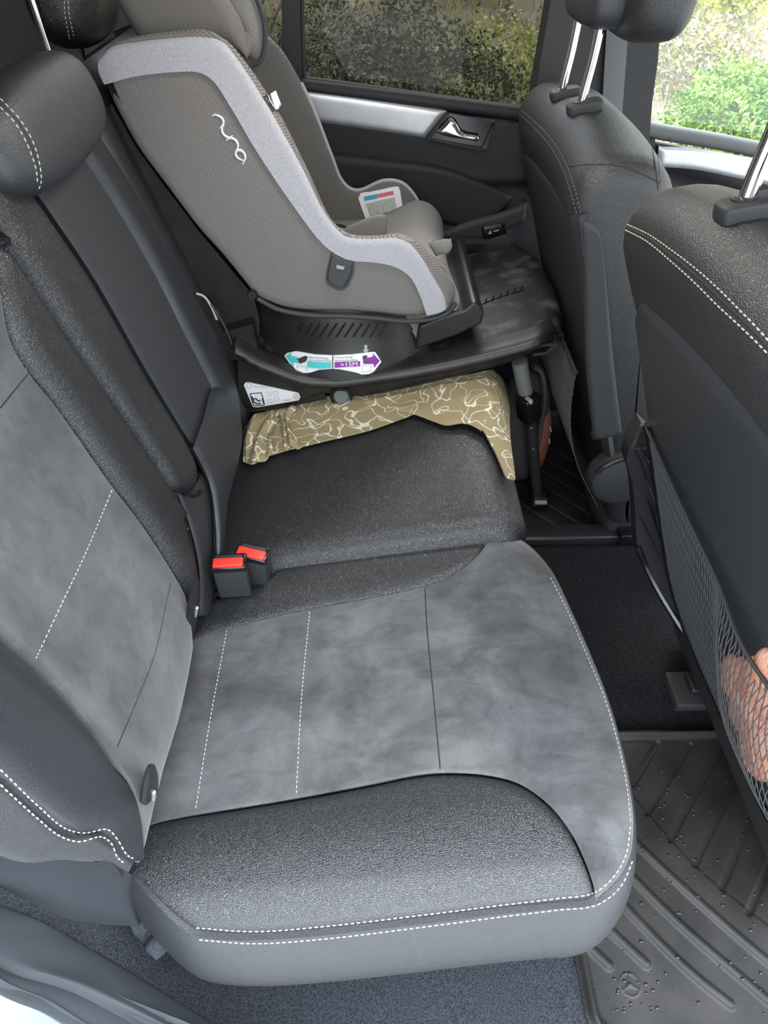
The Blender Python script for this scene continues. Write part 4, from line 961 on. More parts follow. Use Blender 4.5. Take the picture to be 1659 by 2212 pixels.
# top tray of the base with rounded nose
M['dusty'] = mat('dusty_black_plastic', (.02, .02, .02), .5)
noisecol(M['dusty'], (.012, .011, .011), (.11, .10, .09), 30, 8, .50, .80)
top = catmull(ridge[:-2], 60)
gT = []
for v in np.linspace(0, 1, 40):
    y = .905+.395*v
    e = 1-(2*v-1)**2*.0
    nose = .030*(1-abs(2*v-1)**3)
    row = [(x+(nose*sm(.15, .31, x)), y, z+.006*math.sin(math.pi*v)) for x, z in top]
    xe, ze = row[-1][0], row[-1][2]
    row += [(xe+.022, y, ze-.002), (xe+.034, y, ze-.018), (xe+.034, y, ze-.038)]
    gT.append(row)
gT = np.array(gT); gT = np.array([catmull(r_, 90) for r_ in gT])
base_top = MB().shell(gT, .02, out=(.1, 1, 3)).build('base_tray', M['dusty'], cs)
gl = np.array([[(x, y, z) for x, z in lw] for y in (.892, 1.30)])
MB().shell(gl, .006, out=(0, 1, -3)).build('base_floor', M['shell_black'], cs)
gl = np.array([[(.342, y, .50), (.325, y, .478), (.30, y, .475)] for y in np.linspace(.89, 1.3, 10)]); MB().shell(gl, .006, out=(2, 1, .3)).build('base_nose', M['shell_black'], cs)
bvT = bvh_of([base_top, base_face])
# ladder marks on the tray
mb = MB(); line_on(mb, [(1028, 664), (1075, 644), (1132, 627)], bvT, .0014, .0004, 20)
for k in range(7):
    a, b = 1032+k*15.5, 662-k*5.4; line_on(mb, [(a, b), (a+4, b-11)], bvT, .0014, .0004, 4, f=lin)
mb.build('tray_marks', M['plastic_gloss'], cs)
# arm holding the shell at the front
arm_ = [(.085, .470), (.165, .500), (.205, .522), (.208, .545), (.196, .562), (.186, .566), (.170, .55), (.15, .545), (.09, .52)]
MB().prism([(x, .925, z) for x, z in arm_], (0, .30, 0)).build('base_arm', M['shell_black'], cs); bv_ = cs.children[-1] if False else [o for o in bpy.data.objects if o.name == 'base_arm'][0].modifiers.new('round', 'BEVEL'); bv_.width = .009; bv_.segments = 4; bv_.limit_method = 'ANGLE'
MB().box(P(972, 683, y=.93)-A(.006, 0, .006), P(972, 683, y=.93)+A(.006, .012, .006), bev=.001).build('arm_marker', M['grey_print'], cs)
# frame behind the shell
fr_ = [(232, 250), (295, 400), (350, 505), (425, 640), (480, 762), (510, 790), (560, 780), (560, 690), (548, 640), (430, 500), (350, 395), (295, 320), (240, 222)]
MB().prism([P(a, b, y=.935) for a, b in fr_], (0, .28, 0)).build('base_backrest', M['shell_black'], cs)
MB().prism([P(a, b, y=.905) for a, b in [(425, 650), (445, 655), (480, 720), (545, 700), (560, 770), (520, 780), (490, 775), (480, 760)]], (0, .06, 0)).build('connector_housing', M['shell_black'], cs)
MB().tube([P(a, b, y=.895) for a, b in [(424, 634), (440, 640), (455, 660), (468, 690)]], .0022, n=8, res=16).build('isofix_handle', M['grey_print'], cs)
MB().tube([P(a, b, y=.895) for a, b in [(455, 655), (485, 705), (512, 772)]], .0022, n=8, res=20).build('isofix_rod', M['plastic_matt'], cs)
MB().prism([P(a, b, y=.90) for a, b in [(462, 668), (470, 668), (476, 690), (468, 692)]], (0, -.003, 0)).build('isofix_tab', M['plastic_matt'], cs)
# ---- stickers on the base
bvBF = bvh_of([base_face]+[o for o in cs.children if o.name.startswith('turntable')])
st = decal('facing_sticker', [(616, 768), (622, 762), (640, 758), (680, 765), (719, 767), (760, 765), (800, 760), (810, 760), (823, 781), (803, 807), (780, 808), (770, 804), (735, 797), (718, 796), (690, 798), (672, 804), (655, 806), (640, 800), (631, 790)], bvBF, M['white'], cs, lift=.0022)
bvst = bvh_of(st)
teal = mat('sticker_teal', (.07, .52, .52), .45); purple = mat('sticker_purple', (.22, .01, .28), .45)
decal('teal_arrow', [(618, 769), (630, 761), (629, 768), (644, 771), (646, 784), (634, 783), (635, 791)], bvst, teal, st)
decal('teal_bar', [(664, 780), (716, 783), (716, 795), (690, 796), (664, 793)], bvst, teal, st)
decal('purple_bar', [(723, 782), (778, 780), (778, 791), (723, 794)], bvst, purple, st)
decal('purple_arrow', [(784, 775), (806, 770), (805, 763), (820, 779), (808, 794), (807, 786), (786, 785)], bvst, purple, st)
decal('centre_line', [(718, 768), (720, 768), (720, 796), (718, 796)], bvst, M['dark_print'], st)
decal('seat_icon', [(641, 776), (652, 777), (655, 770), (661, 768), (665, 772), (661, 781), (650, 785), (643, 782)], bvst, M['dark_print'], st)
decal('seat_icon', [(783, 770), (789, 767), (793, 768), (793, 779), (799, 781), (798, 785), (785, 786)], bvst, M['dark_print'], st)
for q in ([(643, 799), (641, 790), (662, 792), (663, 803)], [(782, 804), (781, 790), (800, 788), (801, 801), (782, 804)]):
    mb = MB(); line_on(mb, q, bvst, .0004, .0008, 16, f=lin); mb.build('printed_drawing', M['grey_print'], st)
decal('pointer_arrow', [(787, 745), (793, 745), (793, 755), (797, 755), (790, 763), (783, 756), (787, 755)], bvBF, mat('arrow_grey', (.32, .40, .40), .5), cs, lift=.001)
def text_on(txt, p0, p1, h, bv, m, parent, name='printed_text', lift=.0012, bold=0.0, italic=0.0):
    """lettering between two pixels, h pixels tall, laid on a surface"""
    cvd = bpy.data.curves.new(name, 'FONT'); cvd.body = txt; cvd.size = 1.0; cvd.offset = bold; cvd.shear = italic; cvd.resolution_u = 3
    o = bpy.data.objects.new(name, cvd); me = bpy.data.meshes.new_from_object(o)
    xs_ = [v.co.x for v in me.vertices]; ys_ = [v.co.y for v in me.vertices]
    xa, xb_ = min(xs_), max(xs_); ya, yb_ = min(ys_), max(ys_)
    d = np.array(p1, float)-np.array(p0, float); up = np.array([d[1], -d[0]])/np.linalg.norm(d)*h
    V = []
    for v in me.vertices:
        q = np.array(p0)+d*(v.co.x-xa)/(xb_-xa)+up*(v.co.y-ya)/(yb_-ya)
        dr = Vector(ray(q[0], q[1])).normalized(); loc, nr, i, ds = bv.ray_cast(Vector(CAM), dr)
        if loc is None: loc = Vector(CAM)+dr*1.1; nr = -dr
        if nr.dot(dr) > 0: nr = -nr
        V.append(np.array(loc)+np.array(nr)*lift)
    fs = [list(p.vertices) for p in me.polygons]
    bpy.data.objects.remove(o); bpy.data.curves.remove(cvd); bpy.data.meshes.remove(me)
    return MB().add(V, fs).build(name, m, parent, smooth=False, fix=False)
text_on('>15M', (736, 792), (772, 790), 9, bvst, M['white'], st, lift=.0026)
text_on('Rearward Facing:', (667, 774), (710, 777), 4.5, bvst, M['dark_print'], st)
text_on('40cm-105cm/≤18.5kg', (667, 780), (716, 782), 4, bvst, M['dark_print'], st)
text_on('Forward Facing:', (723, 775), (762, 774), 4.5, bvst, M['dark_print'], st)
text_on('76cm≤105cm/≤18.5kg', (723, 781), (772, 780), 4, bvst, M['dark_print'], st)
# triangular sticker
plate = MB().prism([P(a, b, y=.893) for a, b in [(512, 800), (560, 812), (640, 838), (700, 848), (705, 862), (600, 884), (530, 892), (520, 850)]], (0, .03, 0)).build('base_plate', M['shell_black'], cs, smooth=False)
bvP = bvh_of([plate, base_face])
tr = decal('triangle_sticker', [(527, 831), (530, 826), (536, 825), (560, 830), (645, 848), (649, 856), (645, 863), (600, 871), (556, 878), (546, 877)], bvP, M['white'], cs, lift=.0012)
bvt = bvh_of(tr)
mb = MB()
for q in ([(540, 850), (565, 848), (572, 874), (548, 876), (540, 850)],): line_on(mb, q, bvt, .0009, .0008, 30, f=lin)
for q in ([(544, 856), (549, 869), (556, 872), (563, 871)], [(548, 862), (553, 860), (558, 866), (563, 864)], [(567, 860), (570, 871)]): line_on(mb, q, bvt, .0014, .0008, 12, f=lin)
mb.build('sticker_icon', M['dark_print'], tr)
for cx, cy, rx, ry in ((538, 833, 5, 6), (640, 856, 6, 5.5)):
    mb = MB(); line_on(mb, [(cx+rx*math.cos(t), cy+ry*math.sin(t)) for t in np.linspace(0, 2*math.pi, 13)], bvt, .0006, .0008, 30)
    if cx < 600: mb.build('printed_ring', M['grey_print'], tr)
for t in (90, 210, 330): line_on(mb, [(640, 856), (640+5*math.cos(R(t)), 856-5*math.sin(R(t)))], bvt, .0007, .0008, 5, f=lin)
mb.build('star_emblem', M['grey_print'], tr)
for cx, cy in ((580, 851), (595, 849), (598, 861), (583, 866)):
    mb = MB(); line_on(mb, [(cx-5, cy-4), (cx+5, cy-4), (cx+6, cy+3), (cx-4, cy+4), (cx-5, cy-4)], bvt, .0004, .0008, 24, f=lin); mb.build('printed_drawing', M['grey_print'], tr)
text_on('Installation', (546, 836), (578, 838), 3.5, bvt, M['grey_print'], tr)
text_on('MADE IN', (613, 866), (630, 863), 3, bvt, M['grey_print'], tr)
bt = P(737, 855, y=.885)
MB().lathe([(0, .006), (.013, .006), (.0155, .003), (.016, -.01), (0, -.01)], bt, axis=(0, -1, .35), n=32).build('release_button', mat('button_grey', (.085, .10, .098), .5), cs)
MB().tube([bt+A(.020*math.cos(t), -.003-.007*math.sin(t)*.35, .020*math.sin(t)) for t in np.linspace(0, 2*math.pi, 30)], .002, n=6, closed=True).build('button_bezel', M['plastic_gloss'], cs)
# ---- support leg
L0, L1, L2 = P(1122, 780, y=.945), P(1146, 905, y=.945), P(1162, 1080, z=.03)
leg = MB().tube([L0, L1], .0155, n=20, res=2, cap=True).build('support_leg', mat('leg_grey', (.17, .175, .175), .45), cs)
ld = (L2-L1)/np.linalg.norm(L2-L1)
MB().tube([L1-ld*.01, L2], .012, n=18, res=2).build('lower_tube', mat('leg_dark', (.035, .037, .038), .4), leg)
Mx = Vector(ld).to_track_quat('Z', 'Y').to_matrix().to_4x4()
cl_ = P(1142, 880, y=.940); MB().box((-.020, -.020, -.036), (.020, .020, .032), M=Matrix.Translation(Vector(cl_)) @ Mx, bev=.008).build('leg_clamp', M['plastic_gloss'], leg)
cb = P(1143, 868, y=.922); MB().box((-.008, -.005, -.009), (.008, .004, .009), M=Matrix.Translation(Vector(cb)) @ Mx, bev=.002).build('clamp_button', M['grey_print'], leg)
for k in range(6):
    q = L1+ld*(.02+.022*k)+A(-.002, -.012, .003); MB().ball(q, .0022, sub=2).build('leg_hole', M['plastic'] if k % 3 else M['grey_print'], leg)
MB().box((-.018, -.020, -.024), (.018, .020, .012), M=Matrix.Translation(Vector(L2+A(0, 0, .012))) @ Matrix.Rotation(R(8), 4, 'Y'), bev=.006).build('leg_foot', M['plastic'], leg)
MB().tube([L2+A(-.014, -.022, .012), L2+A(.014, -.022, .012)], .006, n=10).build('foot_latch', M['grey_print'], leg)

# ================================================================== PATTERNED CLOTH
M['cloth'] = mat('olive_squiggle_cloth', (.30, .26, .17), .9, spec=.1)
m = M['cloth']; c = coords(m)
nz = nd(m, 'ShaderNodeTexNoise', Scale=26.0, Detail=0.0, Distortion=.6); lk(m, c, nz.inputs['Vector'])
def band(src, levels, wd):
    acc = None
    for L_ in levels:
        a = nd(m, 'ShaderNodeMath', operation='SUBTRACT'); lk(m, src, a.inputs[0]); a.inputs[1].default_value = L_
        b = nd(m, 'ShaderNodeMath', operation='ABSOLUTE'); lk(m, a.outputs[0], b.inputs[0])
        d = nd(m, 'ShaderNodeMath', operation='LESS_THAN'); lk(m, b.outputs[0], d.inputs[0]); d.inputs[1].default_value = wd
        if acc is None: acc = d.outputs[0]
        else:
            x = nd(m, 'ShaderNodeMath', operation='MAXIMUM'); lk(m, acc, x.inputs[0]); lk(m, d.outputs[0], x.inputs[1]); acc = x.outputs[0]
    return acc
f1_ = band(nz.outputs[0], (.5,), .0155)
nz2 = nd(m, 'ShaderNodeTexNoise', Scale=25.0, Detail=0.0, Distortion=.6); lk(m, coords(m, (1, 1, 1), (.7, .3, 1.1)), nz2.inputs['Vector']); f2_ = band(nz2.outputs[0], (.47,), .014)
fm_ = nd(m, 'ShaderNodeMath', operation='MAXIMUM'); lk(m, f1_, fm_.inputs[0]); lk(m, f2_, fm_.inputs[1]); f_ = fm_.outputs[0]
mx = nd(m, 'ShaderNodeMixRGB'); mx.inputs[1].default_value = (.285, .235, .135, 1); mx.inputs[2].default_value = (.66, .62, .50, 1); lk(m, f_, mx.inputs[0]); lk(m, mx.outputs[0], m.node_tree.nodes['Principled BSDF'].inputs['Base Color'])
def FC(off):
    return lambda p: p[..., 2]-(.383+.185*np.minimum(p[..., 0], .21)+off-9*np.maximum(0, p[..., 0]-.205)**1.75+.0)
ct = [(541, 905), (560, 893), (600, 878), (640, 862), (800, 848), (1000, 808), (1062, 800)]
cbm = [(526, 996), (548, 998), (585, 982), (592, 979), (700, 950), (800, 925), (880, 898), (897, 893), (935, 905), (962, 914), (1005, 912), (1040, 928), (1060, 955), (1078, 990), (1092, 1025), (1098, 1032)]
cr2 = [(1062, 800), (1090, 830), (1100, 870), (1105, 930), (1112, 1037)]
cgrid = coons(ct, cbm[:-1]+[(1098, 1032), (1112, 1037)], [(541, 905), (530, 950), (526, 996)], cr2, 150, 46)
gC = hit(cgrid, FC(.012))
uu, vv = np.meshgrid(np.linspace(0, 1, 150), np.linspace(0, 1, 46))
wr = .0035*np.sin(uu*26+vv*7)*np.exp(-((uu-.9)/.2)**2)+.004*np.sin(uu*70+3*vv)*np.exp(-(uu/.10)**2)+.0015*np.sin(uu*9-vv*5)
gC = gC+gnormals(gC)*wr[..., None]
clt = thing('play_mat_cloth', (.03, .80, .40), 'olive tan cloth with cream squiggle lines lying under the child seat base', 'cloth')
MB().shell(gC, .0035).build('cloth_sheet', M['cloth'], clt)
# turned-over fold along the front half and crumpled end
def fold(top, bot, l, r_, off, amp=.003, fr=14, name='cloth_fold', nu=70, nv=20):
    g_ = hit(coons(top, bot, l, r_, nu, nv), FC(off)); a, b = np.meshgrid(np.linspace(0, 1, nu), np.linspace(0, 1, nv))
    g_ = puffed(g_, .012, .004, edges='tblr') + gnormals(g_)*(amp*np.sin(a*fr+b*4))[..., None]
    return MB().shell(g_, .003).build(name, M['cloth'], clt)
fold([(780, 866), (840, 852), (930, 832), (1030, 812), (1062, 800)], [(786, 870), (850, 884), (898, 893), (935, 905), (962, 914), (1005, 912), (1040, 926)], [(780, 866), (786, 870)], [(1062, 800), (1085, 850), (1040, 926)], .017, .0015, 12)
fold([(600, 892), (616, 878), (626, 872), (641, 880)], [(612, 966), (620, 964), (640, 962), (650, 958)], [(600, 892), (611, 920), (612, 966)], [(641, 880), (622, 905), (650, 958)], .022, .004, 9)
fold([(541, 910), (560, 902), (580, 906), (600, 898)], [(527, 990), (545, 998), (580, 980), (590, 975)], [(541, 910), (531, 950), (527, 990)], [(600, 898), (585, 930), (590, 975)], .026, .005, 11)

# ================================================================== BELT BUCKLES
def buckle(c, rotz, tilt, label, s=1.0):
    t = thing('seat_belt_buckle', tuple(c), label, 'seat belt buckle')
    Mt = Matrix.Translation(Vector(c)) @ Matrix.Rotation(rotz, 4, 'Z') @ Matrix.Rotation(tilt[0], 4, 'X') @ Matrix.Rotation(tilt[1], 4, 'Y') @ Matrix.Scale(s, 4)
    MB().box((-.024, -.013, -.075), (.024, .013, -.006), M=Mt, bev=.004).build('buckle_body', M['plastic_matt'], t)
    MB().box((-.0255, -.0145, -.012), (.0255, .0145, -.001), M=Mt, bev=.003).build('buckle_head', M['plastic_gloss'], t)
    rb = MB().box((-.0215, -.0125, -.004), (.0215, .003, .0028), M=Mt, bev=.0016).build('release_button', M['red'], t)
    MB().box((-.019, .0045, -.002), (.019, .0105, -.0003), M=Mt, bev=.0005).build('latch_slot', M['dark_print'], t)
    return t
b1c = P(493, 1210, y=.455); b2c = P(545, 1190, y=.480)
buckle(b1c, R(3), (R(4), 0), 'black seat belt buckle with red button, upright and nearer the near backrest', 1.0)
buckle(b2c, R(-14), (R(6), R(6)), 'black seat belt buckle with red button, tilted and tucked against the middle cushion', .98)

# ================================================================== BAG IN THE FAR FOOTWELL
bag = thing('bag', (.40, 1.12, .02), 'dark grey fabric bag with brown orange side and pale lettering standing behind the support leg', 'bag')
M['bag_grey'] = mat('bag_grey', (.060, .054, .055), .85); M['bag_brown'] = mat('bag_brown', (.24, .085, .05), .7)
bg0 = P(1150, 930, y=1.04); V, f = sup(bg0+A(-.02, .03, -.01), (.055, .05, .15), 3); MB().add(V, f).build('bag_body', M['bag_grey'], bag)
bp0 = P(1168, 945, y=1.04); V, f = sup(bp0+A(-.005, .02, -.015), (.030, .045, .105), 2.2); bs = MB().add(V, f).build('bag_side', M['bag_brown'], bag)
MB().tube([P(a, b, y=.995) for a, b in [(1152, 790), (1168, 800), (1176, 850), (1170, 900), (1160, 960)]], .012, n=10, flat=.5, res=20).build('bag_strap', M['bag_grey'], bag)
bvbs = bvh_of(bs)
for q in ([(1187, 922), (1192, 936)], [(1186, 948), (1194, 944), (1195, 958), (1186, 960), (1186, 948)], [(1183, 970), (1190, 972), (1190, 985), (1182, 984)]):
    mb = MB(); line_on(mb, q, bvbs, .0016, .0008, 14, f=lin)
    if mb.v: mb.build('bag_lettering', mat('letter_pale', (.62, .50, .42), .6) if 'letter_pale' not in bpy.data.materials else bpy.data.materials['letter_pale'], bs)

# ================================================================== HEADRESTS OF THE REAR BENCH
def headrest_pad(T, B, L, R_, Ffun, name, parent, m, w=.035, h=.02, t=.05):
    g_ = hit(coons(T, B, L, R_, 70, 60), Ffun); return MB().shell(puffed(g_, w, h), t).build(name, m, parent)
V, f = sup((-.385, .685, .918), (.045, .165, .058), 2.8, nu_=72, nv_=40, M3=Matrix.Rotation(-.29, 3, 'Y')); mh = MB().add(V, f).build('headrest', M['leather_smooth'], seat_far)
bvM = bvh_of(mh)
for q in ([(0, 213), (40, 255), (70, 305), (86, 360), (88, 395), (82, 410)], [(0, 231), (35, 270), (62, 320), (77, 365), (80, 392), (76, 404)]): stitches('headrest_stitching', q, bvM, M['thread'], mh)
mb = MB(); line_on(mb, [(0, 222), (38, 262), (66, 312), (82, 362), (85, 392), (80, 412)], bvM, .0013, -.0006, 60); mb.build('headrest_seam', M['thread_dark'], mh)
fhc = P(188, -8, y=1.14)
fh = MB().add(*sup(fhc+A(-.02, 0, .01), (.055, .13, .075), 2.5)).build('headrest', M['leather'], seat_far)
bvf = bvh_of(fh)
for q in ([(138, -10), (140, 30), (150, 85)], [(146, -10), (149, 30), (160, 82)]): stitches('headrest_stitching', q, bvf, M['thread'], fh)
MB().tube([P(56, -40, y=1.0), P(88, 60, y=1.0), P(113, 136, y=1.0)], .005, n=14, res=12).build('headrest_post', M['chrome'], seat_far)
MB().tube([P(160, 70, y=1.12), P(172, 100, y=1.12), P(182, 140, y=1.12)], .005, n=14, res=12).build('headrest_post', M['chrome'], seat_far)

# ================================================================== SILL, WHEEL ARCH AND SEAT SIDE
def prow(l): return [P(a, b, z=z) for a, b, z in l]
def loft(rows, nu, nv, t, name, m, parent=None, out=(0, -1, 3), f=catmull, **k):
    r_ = [f(r, nu) for r in rows]; g_ = np.array([catmull(np.array(r_)[:, i], nv) for i in range(nu)]).transpose(1, 0, 2)
    o = MB().shell(g_, t, out=out).build(name, m, parent); 
    return o
rA = prow([(-300, 1760, .62), (-100, 1815, .54), (0, 1838, .49), (139, 1850, .43), (230, 1868, .37), (285, 1890, .32), (300, 1935, .26)])
rB = prow([(-300, 1800, .56), (-100, 1870, .48), (0, 1915, .42), (139, 1982, .33), (230, 1998, .27), (304, 2003, .24), (320, 2020, .22)])
o = loft([rA, [(p+q)/2+A(0, -.01, .0) for p, q in zip(catmull(rA, 12), catmull(rB, 12))], rB], 60, 20, .01, 'trim_1', M['bag_grey'])
M['side_cloth'] = knit('seat_side_cloth', (.040, .045, .052), (.020, .023, .027), .0032); o.data.materials[0] = M['side_cloth']; struct(o)
rC = prow([(-300, 1800, .56), (-100, 1870, .48), (0, 1915, .42), (139, 1980, .33), (230, 1998, .26), (304, 2003, .20), (400, 2040, .12), (520, 2090, .05), (700, 2085, .02), (950, 2060, .012), (1320, 2020, .010)])
rD = prow([(-300, 1790, .55), (-100, 1880, .47), (0, 1953, .40), (80, 1985, .345), (160, 2029, .28), (270, 2092, .20), (380, 2160, .13), (464, 2212, .085), (560, 2270, .05), (760, 2330, .02), (1100, 2400, .012), (1500, 2400, .010)])
struct(loft([rC, rD], 80, 16, .01, 'trim_2', M['carpet_grey']))
rE = prow([(-300, 1880, .55), (-100, 1990, .47), (0, 2075, .40), (148, 2126, .31), (274, 2193, .22), (330, 2230, .17), (430, 2300, .1), (560, 2400, .06)])
mid = [(p*.5+q*.5)+A(0, -.004, .012) for p, q in zip(catmull(rD, 14), catmull(rE, 14))]
M['rubber_seal'] = mat('door_seal_rubber', (.065, .073, .082), .85, spec=.2)
struct(loft([[p+A(0, 0, -.01) for p in rD], rD, mid, rE, [p+A(0, -.004, -.012) for p in rE]], 80, 24, .01, 'trim_3', M['rubber_seal'], out=(0, -1, 3)))
rF = prow([(-300, 1950, .54), (-100, 2070, .46), (0, 2147, .39), (84, 2181, .34), (170, 2232, .28), (300, 2310, .2), (430, 2420, .1)])
struct(loft([[p+A(0, -.003, -.016) for p in rE], [(p+q)/2+A(0, 0, -.004) for p, q in zip(catmull(rE, 12), catmull(rF, 12))], rF, [p+A(0, 0, -.01) for p in rF]], 80, 20, .01, 'trim_4', M['rubber_seal']))
M['paint'] = mat('silver_blue_paint', (.40, .45, .50), .25, .2)
rG = prow([(-400, 2200, .50), (-200, 2300, .42), (0, 2400, .36), (200, 2500, .25)])
struct(loft([[p+A(0, 0, -.012) for p in rF], rG], 60, 10, .01, 'trim_5', M['paint']))
# webbing loop on the carpet
wl_ = thing('webbing_loop', tuple(P(345, 2035, z=.20)), 'short ribbed webbing loop on the carpet below the near cushion corner', 'strap')
a_, b_, c_ = P(318, 2040, z=.215), P(338, 2062, z=.19), P(378, 2030, z=.19)
gL = hit(coons([(322, 2030), (340, 2010), (352, 2004)], [(340, 2070), (362, 2052), (378, 2032)], [(322, 2030), (316, 2046), (340, 2070)], [(352, 2004), (368, 2015), (378, 2032)], 20, 20), lambda p: p[..., 2]-(.225-.35*(p[..., 0]+.2)))
MB().shell(puffed(gL, .012, .008), .006).build('webbing', M['side_cloth'], wl_)
mb = MB().tube([P(a, b, z=.215)+A(0, 0, -.012) for a, b in [(265, 1935), (285, 1965), (305, 1990), (320, 2010)]], .006, n=8, flat=.4, res=14); mb.build('belt_tail', M['rubber_seal'], wl_)
MB().box(P(330, 1975, z=.20)-A(.03, .006, .02), P(330, 1975, z=.20)+A(.02, .006, .01), bev=.003).build('anchor_bracket', M['plastic_matt'], wl_)

# ================================================================== OUTSIDE: BANK, GRASS AND BUSHES
struct(MB().box((-9, -9, -.46), (12, 2.3, -.405)).build('floor_bounce_slab', mat('pale_bounce_ground', (.33, .33, .33), .9)))  # unseen pale ground, added to bounce neutral light onto the near cushion skirt
M['ground'] = mat('bank_soil', (.20, .17, .11), 1.0); noisecol(M['ground'], (.12, .11, .06), (.34, .28, .19), 2.5, 6)
GX, GY = np.meshgrid(np.linspace(-14, 22, 70), np.linspace(-8, 24, 60))
gz = -.42+0*GX+sm(5.6, 15, GY)*4.2+.10*np.sin(GX*1.7+GY)*sm(2, 4, GY)
struct(MB().shell(np.stack([GX, GY, gz], 2), .1, out=(0, 0, 90)).build('floor_ground', M['ground']))
def gzf(x, y): return -.42+float(sm(5.6, 15, y))*4.2+.10*math.sin(x*1.7+y)*float(sm(2, 4, y))
def leafmat(name, c1, c2):
    m = mat(name, c1, .6, spec=.3); noisecol(m, c1, c2, 6, 4); m.node_tree.nodes['Principled BSDF'].inputs['Subsurface Weight'].default_value = 0.0; return m
M['leaf_green'] = leafmat('bright_leaf', (.10, .22, .03), (.24, .37, .07))
M['leaf_yellow'] = leafmat('yellow_leaf', (.30, .36, .08), (.58, .56, .22))
M['leaf_dark'] = leafmat('dark_leaf', (.07, .08, .045), (.16, .165, .10))
M['twig'] = mat('pale_twigs', (.42, .36, .26), .9); M['bark'] = mat('bark', (.20, .16, .12), .9)
def bush(c, r, n, leaf, mat_, label, twigs=True, group=None, lname='foliage'):
    t = thing('bush', (c[0], c[1], gzf(c[0], c[1])), label, 'bush', group)
    rs = np.random.RandomState(int(abs(c[0]*100+c[1]*37)) % 9999); d = rs.normal(size=(n, 3)); d /= np.linalg.norm(d, axis=1, keepdims=True)
    rad = rs.uniform(.55, 1.0, n)**.5; lump = 1+.22*np.sin(d[:, 0]*5+d[:, 1]*4)+.15*np.sin(d[:, 2]*9+d[:, 0]*6)
    p = np.array(c)+d*rad[:, None]*lump[:, None]*np.array(r)
    a = rs.normal(size=(n, 3)); a /= np.linalg.norm(a, axis=1, keepdims=True); b = np.cross(a, rs.normal(size=(n, 3))); b /= np.linalg.norm(b, axis=1, keepdims=True)
    s = leaf*rs.uniform(.6, 1.4, n)[:, None]
    V = np.stack([p-a*s, p+b*s*.45, p+a*s, p-b*s*.45], 1).reshape(-1, 3)
    mb = MB().add(V, [(4*i, 4*i+1, 4*i+2, 4*i+3) for i in range(n)]); mb.build(lname, mat_, t, smooth=False, fix=False)
    if twigs:
        mb = MB()
        for k in range(10):
            q = np.array([c[0]+rs.uniform(-.3, .3)*r[0], c[1]+rs.uniform(-.3, .3)*r[1], gzf(c[0], c[1])-.1]); e_ = np.array(c)+rs.normal(size=3)*np.array(r)*.5
            mb.tube([q, (q+e_)/2+rs.normal(size=3)*.08, e_], [.02, .006], n=5, res=8)
        mb.build('branches', M['bark'], t)
    return t
def at(a, b, y): return P(a, b, y=y)
bushes = [((1605, 268), 5.2, (.46, .45, .30), 9000, .022, 'leaf_green', 'bright green bush low down outside the front side window'),
          ((1575, 225), 6.0, (.36, .4, .26), 6000, .022, 'leaf_green', 'smaller bright green bush behind the low one outside the front window'),
          ((1450, 60), 7.5, (.8, .8, .8), 9000, .03, 'leaf_yellow', 'yellow green shrub behind the far front headrest'),
          ((1600, 90), 9.5, (1.0, .9, 1.0), 10000, .035, 'leaf_yellow', 'tall yellow green shrub at the top right of the front window'),
          ((1480, 170), 7.0, (.6, .5, .5), 7000, .022, 'twig', 'dry tan shrub low behind the far front headrest'), ((1540, -40), 8.5, (1.4, .9, .8), 9000, .035, 'leaf_yellow', 'overhanging yellow green branches above the front window shrubs')]
for (a, b), y, r_, n, lf, mt, lb_ in bushes: bush(tuple(at(a, b, y)), r_, n, lf, M[mt], lb_)
for k, (a, b, y, mt, lb_) in enumerate([(700, 210, 5.0, 'leaf_dark', 'dark bush seen low behind the left of the tinted window'), (880, 225, 4.6, 'leaf_dark', 'dark bush seen low behind the middle of the tinted window'), (1080, 230, 5.2, 'leaf_yellow', 'yellowish bush behind the lower right of the tinted window'), (780, 60, 8.5, 'leaf_dark', 'large dark shrub high behind the left of the tinted window'), (1030, 50, 8.2, 'leaf_dark', 'large dark shrub high behind the right of the tinted window'), (585, 40, 6.5, 'leaf_dark', 'dark shrub behind the small rear quarter glass')]):
    bush(tuple(at(a, b, y)), (.75, .5, .45) if b > 150 else (1.4, .8, 1.0), 11000, .017, M[mt], lb_)
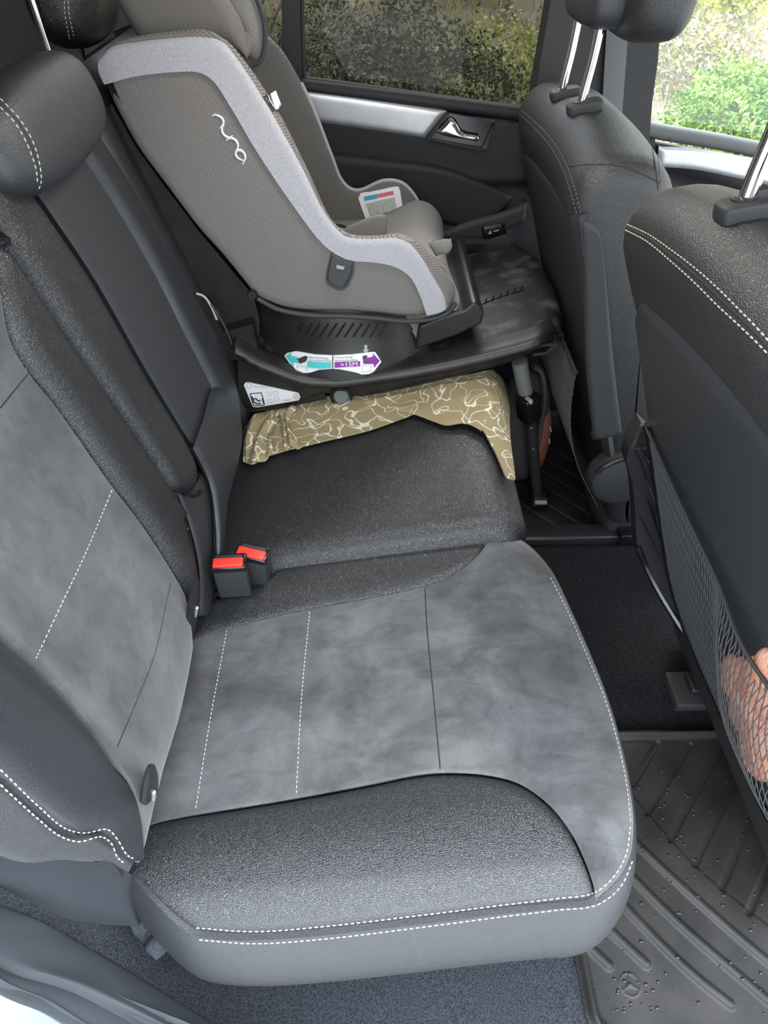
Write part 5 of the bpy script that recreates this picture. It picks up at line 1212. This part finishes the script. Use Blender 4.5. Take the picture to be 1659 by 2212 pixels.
for k, (a, y, ln) in enumerate([(720, 6.5, 'behind the left part'), (905, 6.2, 'behind the middle'), (1120, 7.0, 'behind the right part')]):
    p = at(a, 100, y); z0 = gzf(p[0], p[1]); t = thing('tree', (p[0], p[1], z0), 'thin pale tree trunk with bare branches '+ln+' of the tinted window', 'tree')
    MB().tube([(p[0], p[1], z0-.1), (p[0]+.05, p[1], z0+1.5), (p[0]-.05, p[1], z0+3.5)], [.07, .04], n=8, res=14).build('trunk', M['twig'], t)
    for q in range(6):
        s0 = np.array([p[0], p[1], z0+.5+q*.35]); e_ = s0+A(random.uniform(-1, 1), random.uniform(-.4, .4), random.uniform(.3, .9))
        MB().tube([s0, (s0+e_)/2+A(0, 0, .1), e_], [.02, .005], n=5, res=8).build('branch', M['twig'], t)
# dry grass on the bank
def tuft(name, n, xr, yr, hgt, m, label, seed):
    rs = np.random.RandomState(seed); mb = MB(); V = []; F_ = []
    for i in range(n):
        x = rs.uniform(*xr); y = rs.uniform(*yr); z = gzf(x, y)-.02; h = hgt*rs.uniform(.5, 1.3); dx, dy = rs.normal(size=2)*h*.45; w = .004
        k = len(V); V += [(x-w, y, z), (x+w, y, z), (x+dx*.4+w*.7, y+dy*.4, z+h*.6), (x+dx*.4-w*.7, y+dy*.4, z+h*.6), (x+dx, y+dy, z+h)]
        F_ += [(k, k+1, k+2, k+3), (k+3, k+2, k+4)]
    o = mb.add(V, F_).build(name, m, None, smooth=False, fix=False); o['label'] = label; o['category'] = 'grass'; o['kind'] = 'stuff'; return o
tuft('dry_grass', 14000, (1.5, 9.5), (4.8, 11), .20, M['twig'], 'pale dry grass on the bank outside the front side window', 3)
tuft('grass', 7000, (-4, 1.4), (4.2, 10), .16, M['leaf_yellow'], 'thin grass on the bank behind the tinted rear window', 5)
# pale building at the top right beyond the shrubs
wb = at(1660, 70, 13.0)
bd = thing('building', (wb[0]+1.5, 14.0, 1.0), 'pale wall of a building beyond the shrubs at the top right', 'building')
MB().box((wb[0]-.5, 13.0, .5), (wb[0]+5, 15, 6)).build('wall', mat('pale_wall', (.62, .62, .60), .9), bd)
MB().box((wb[0]-.7, 12.8, 5.9), (wb[0]+5.2, 15.2, 6.2)).build('roof', M['bark'], bd)
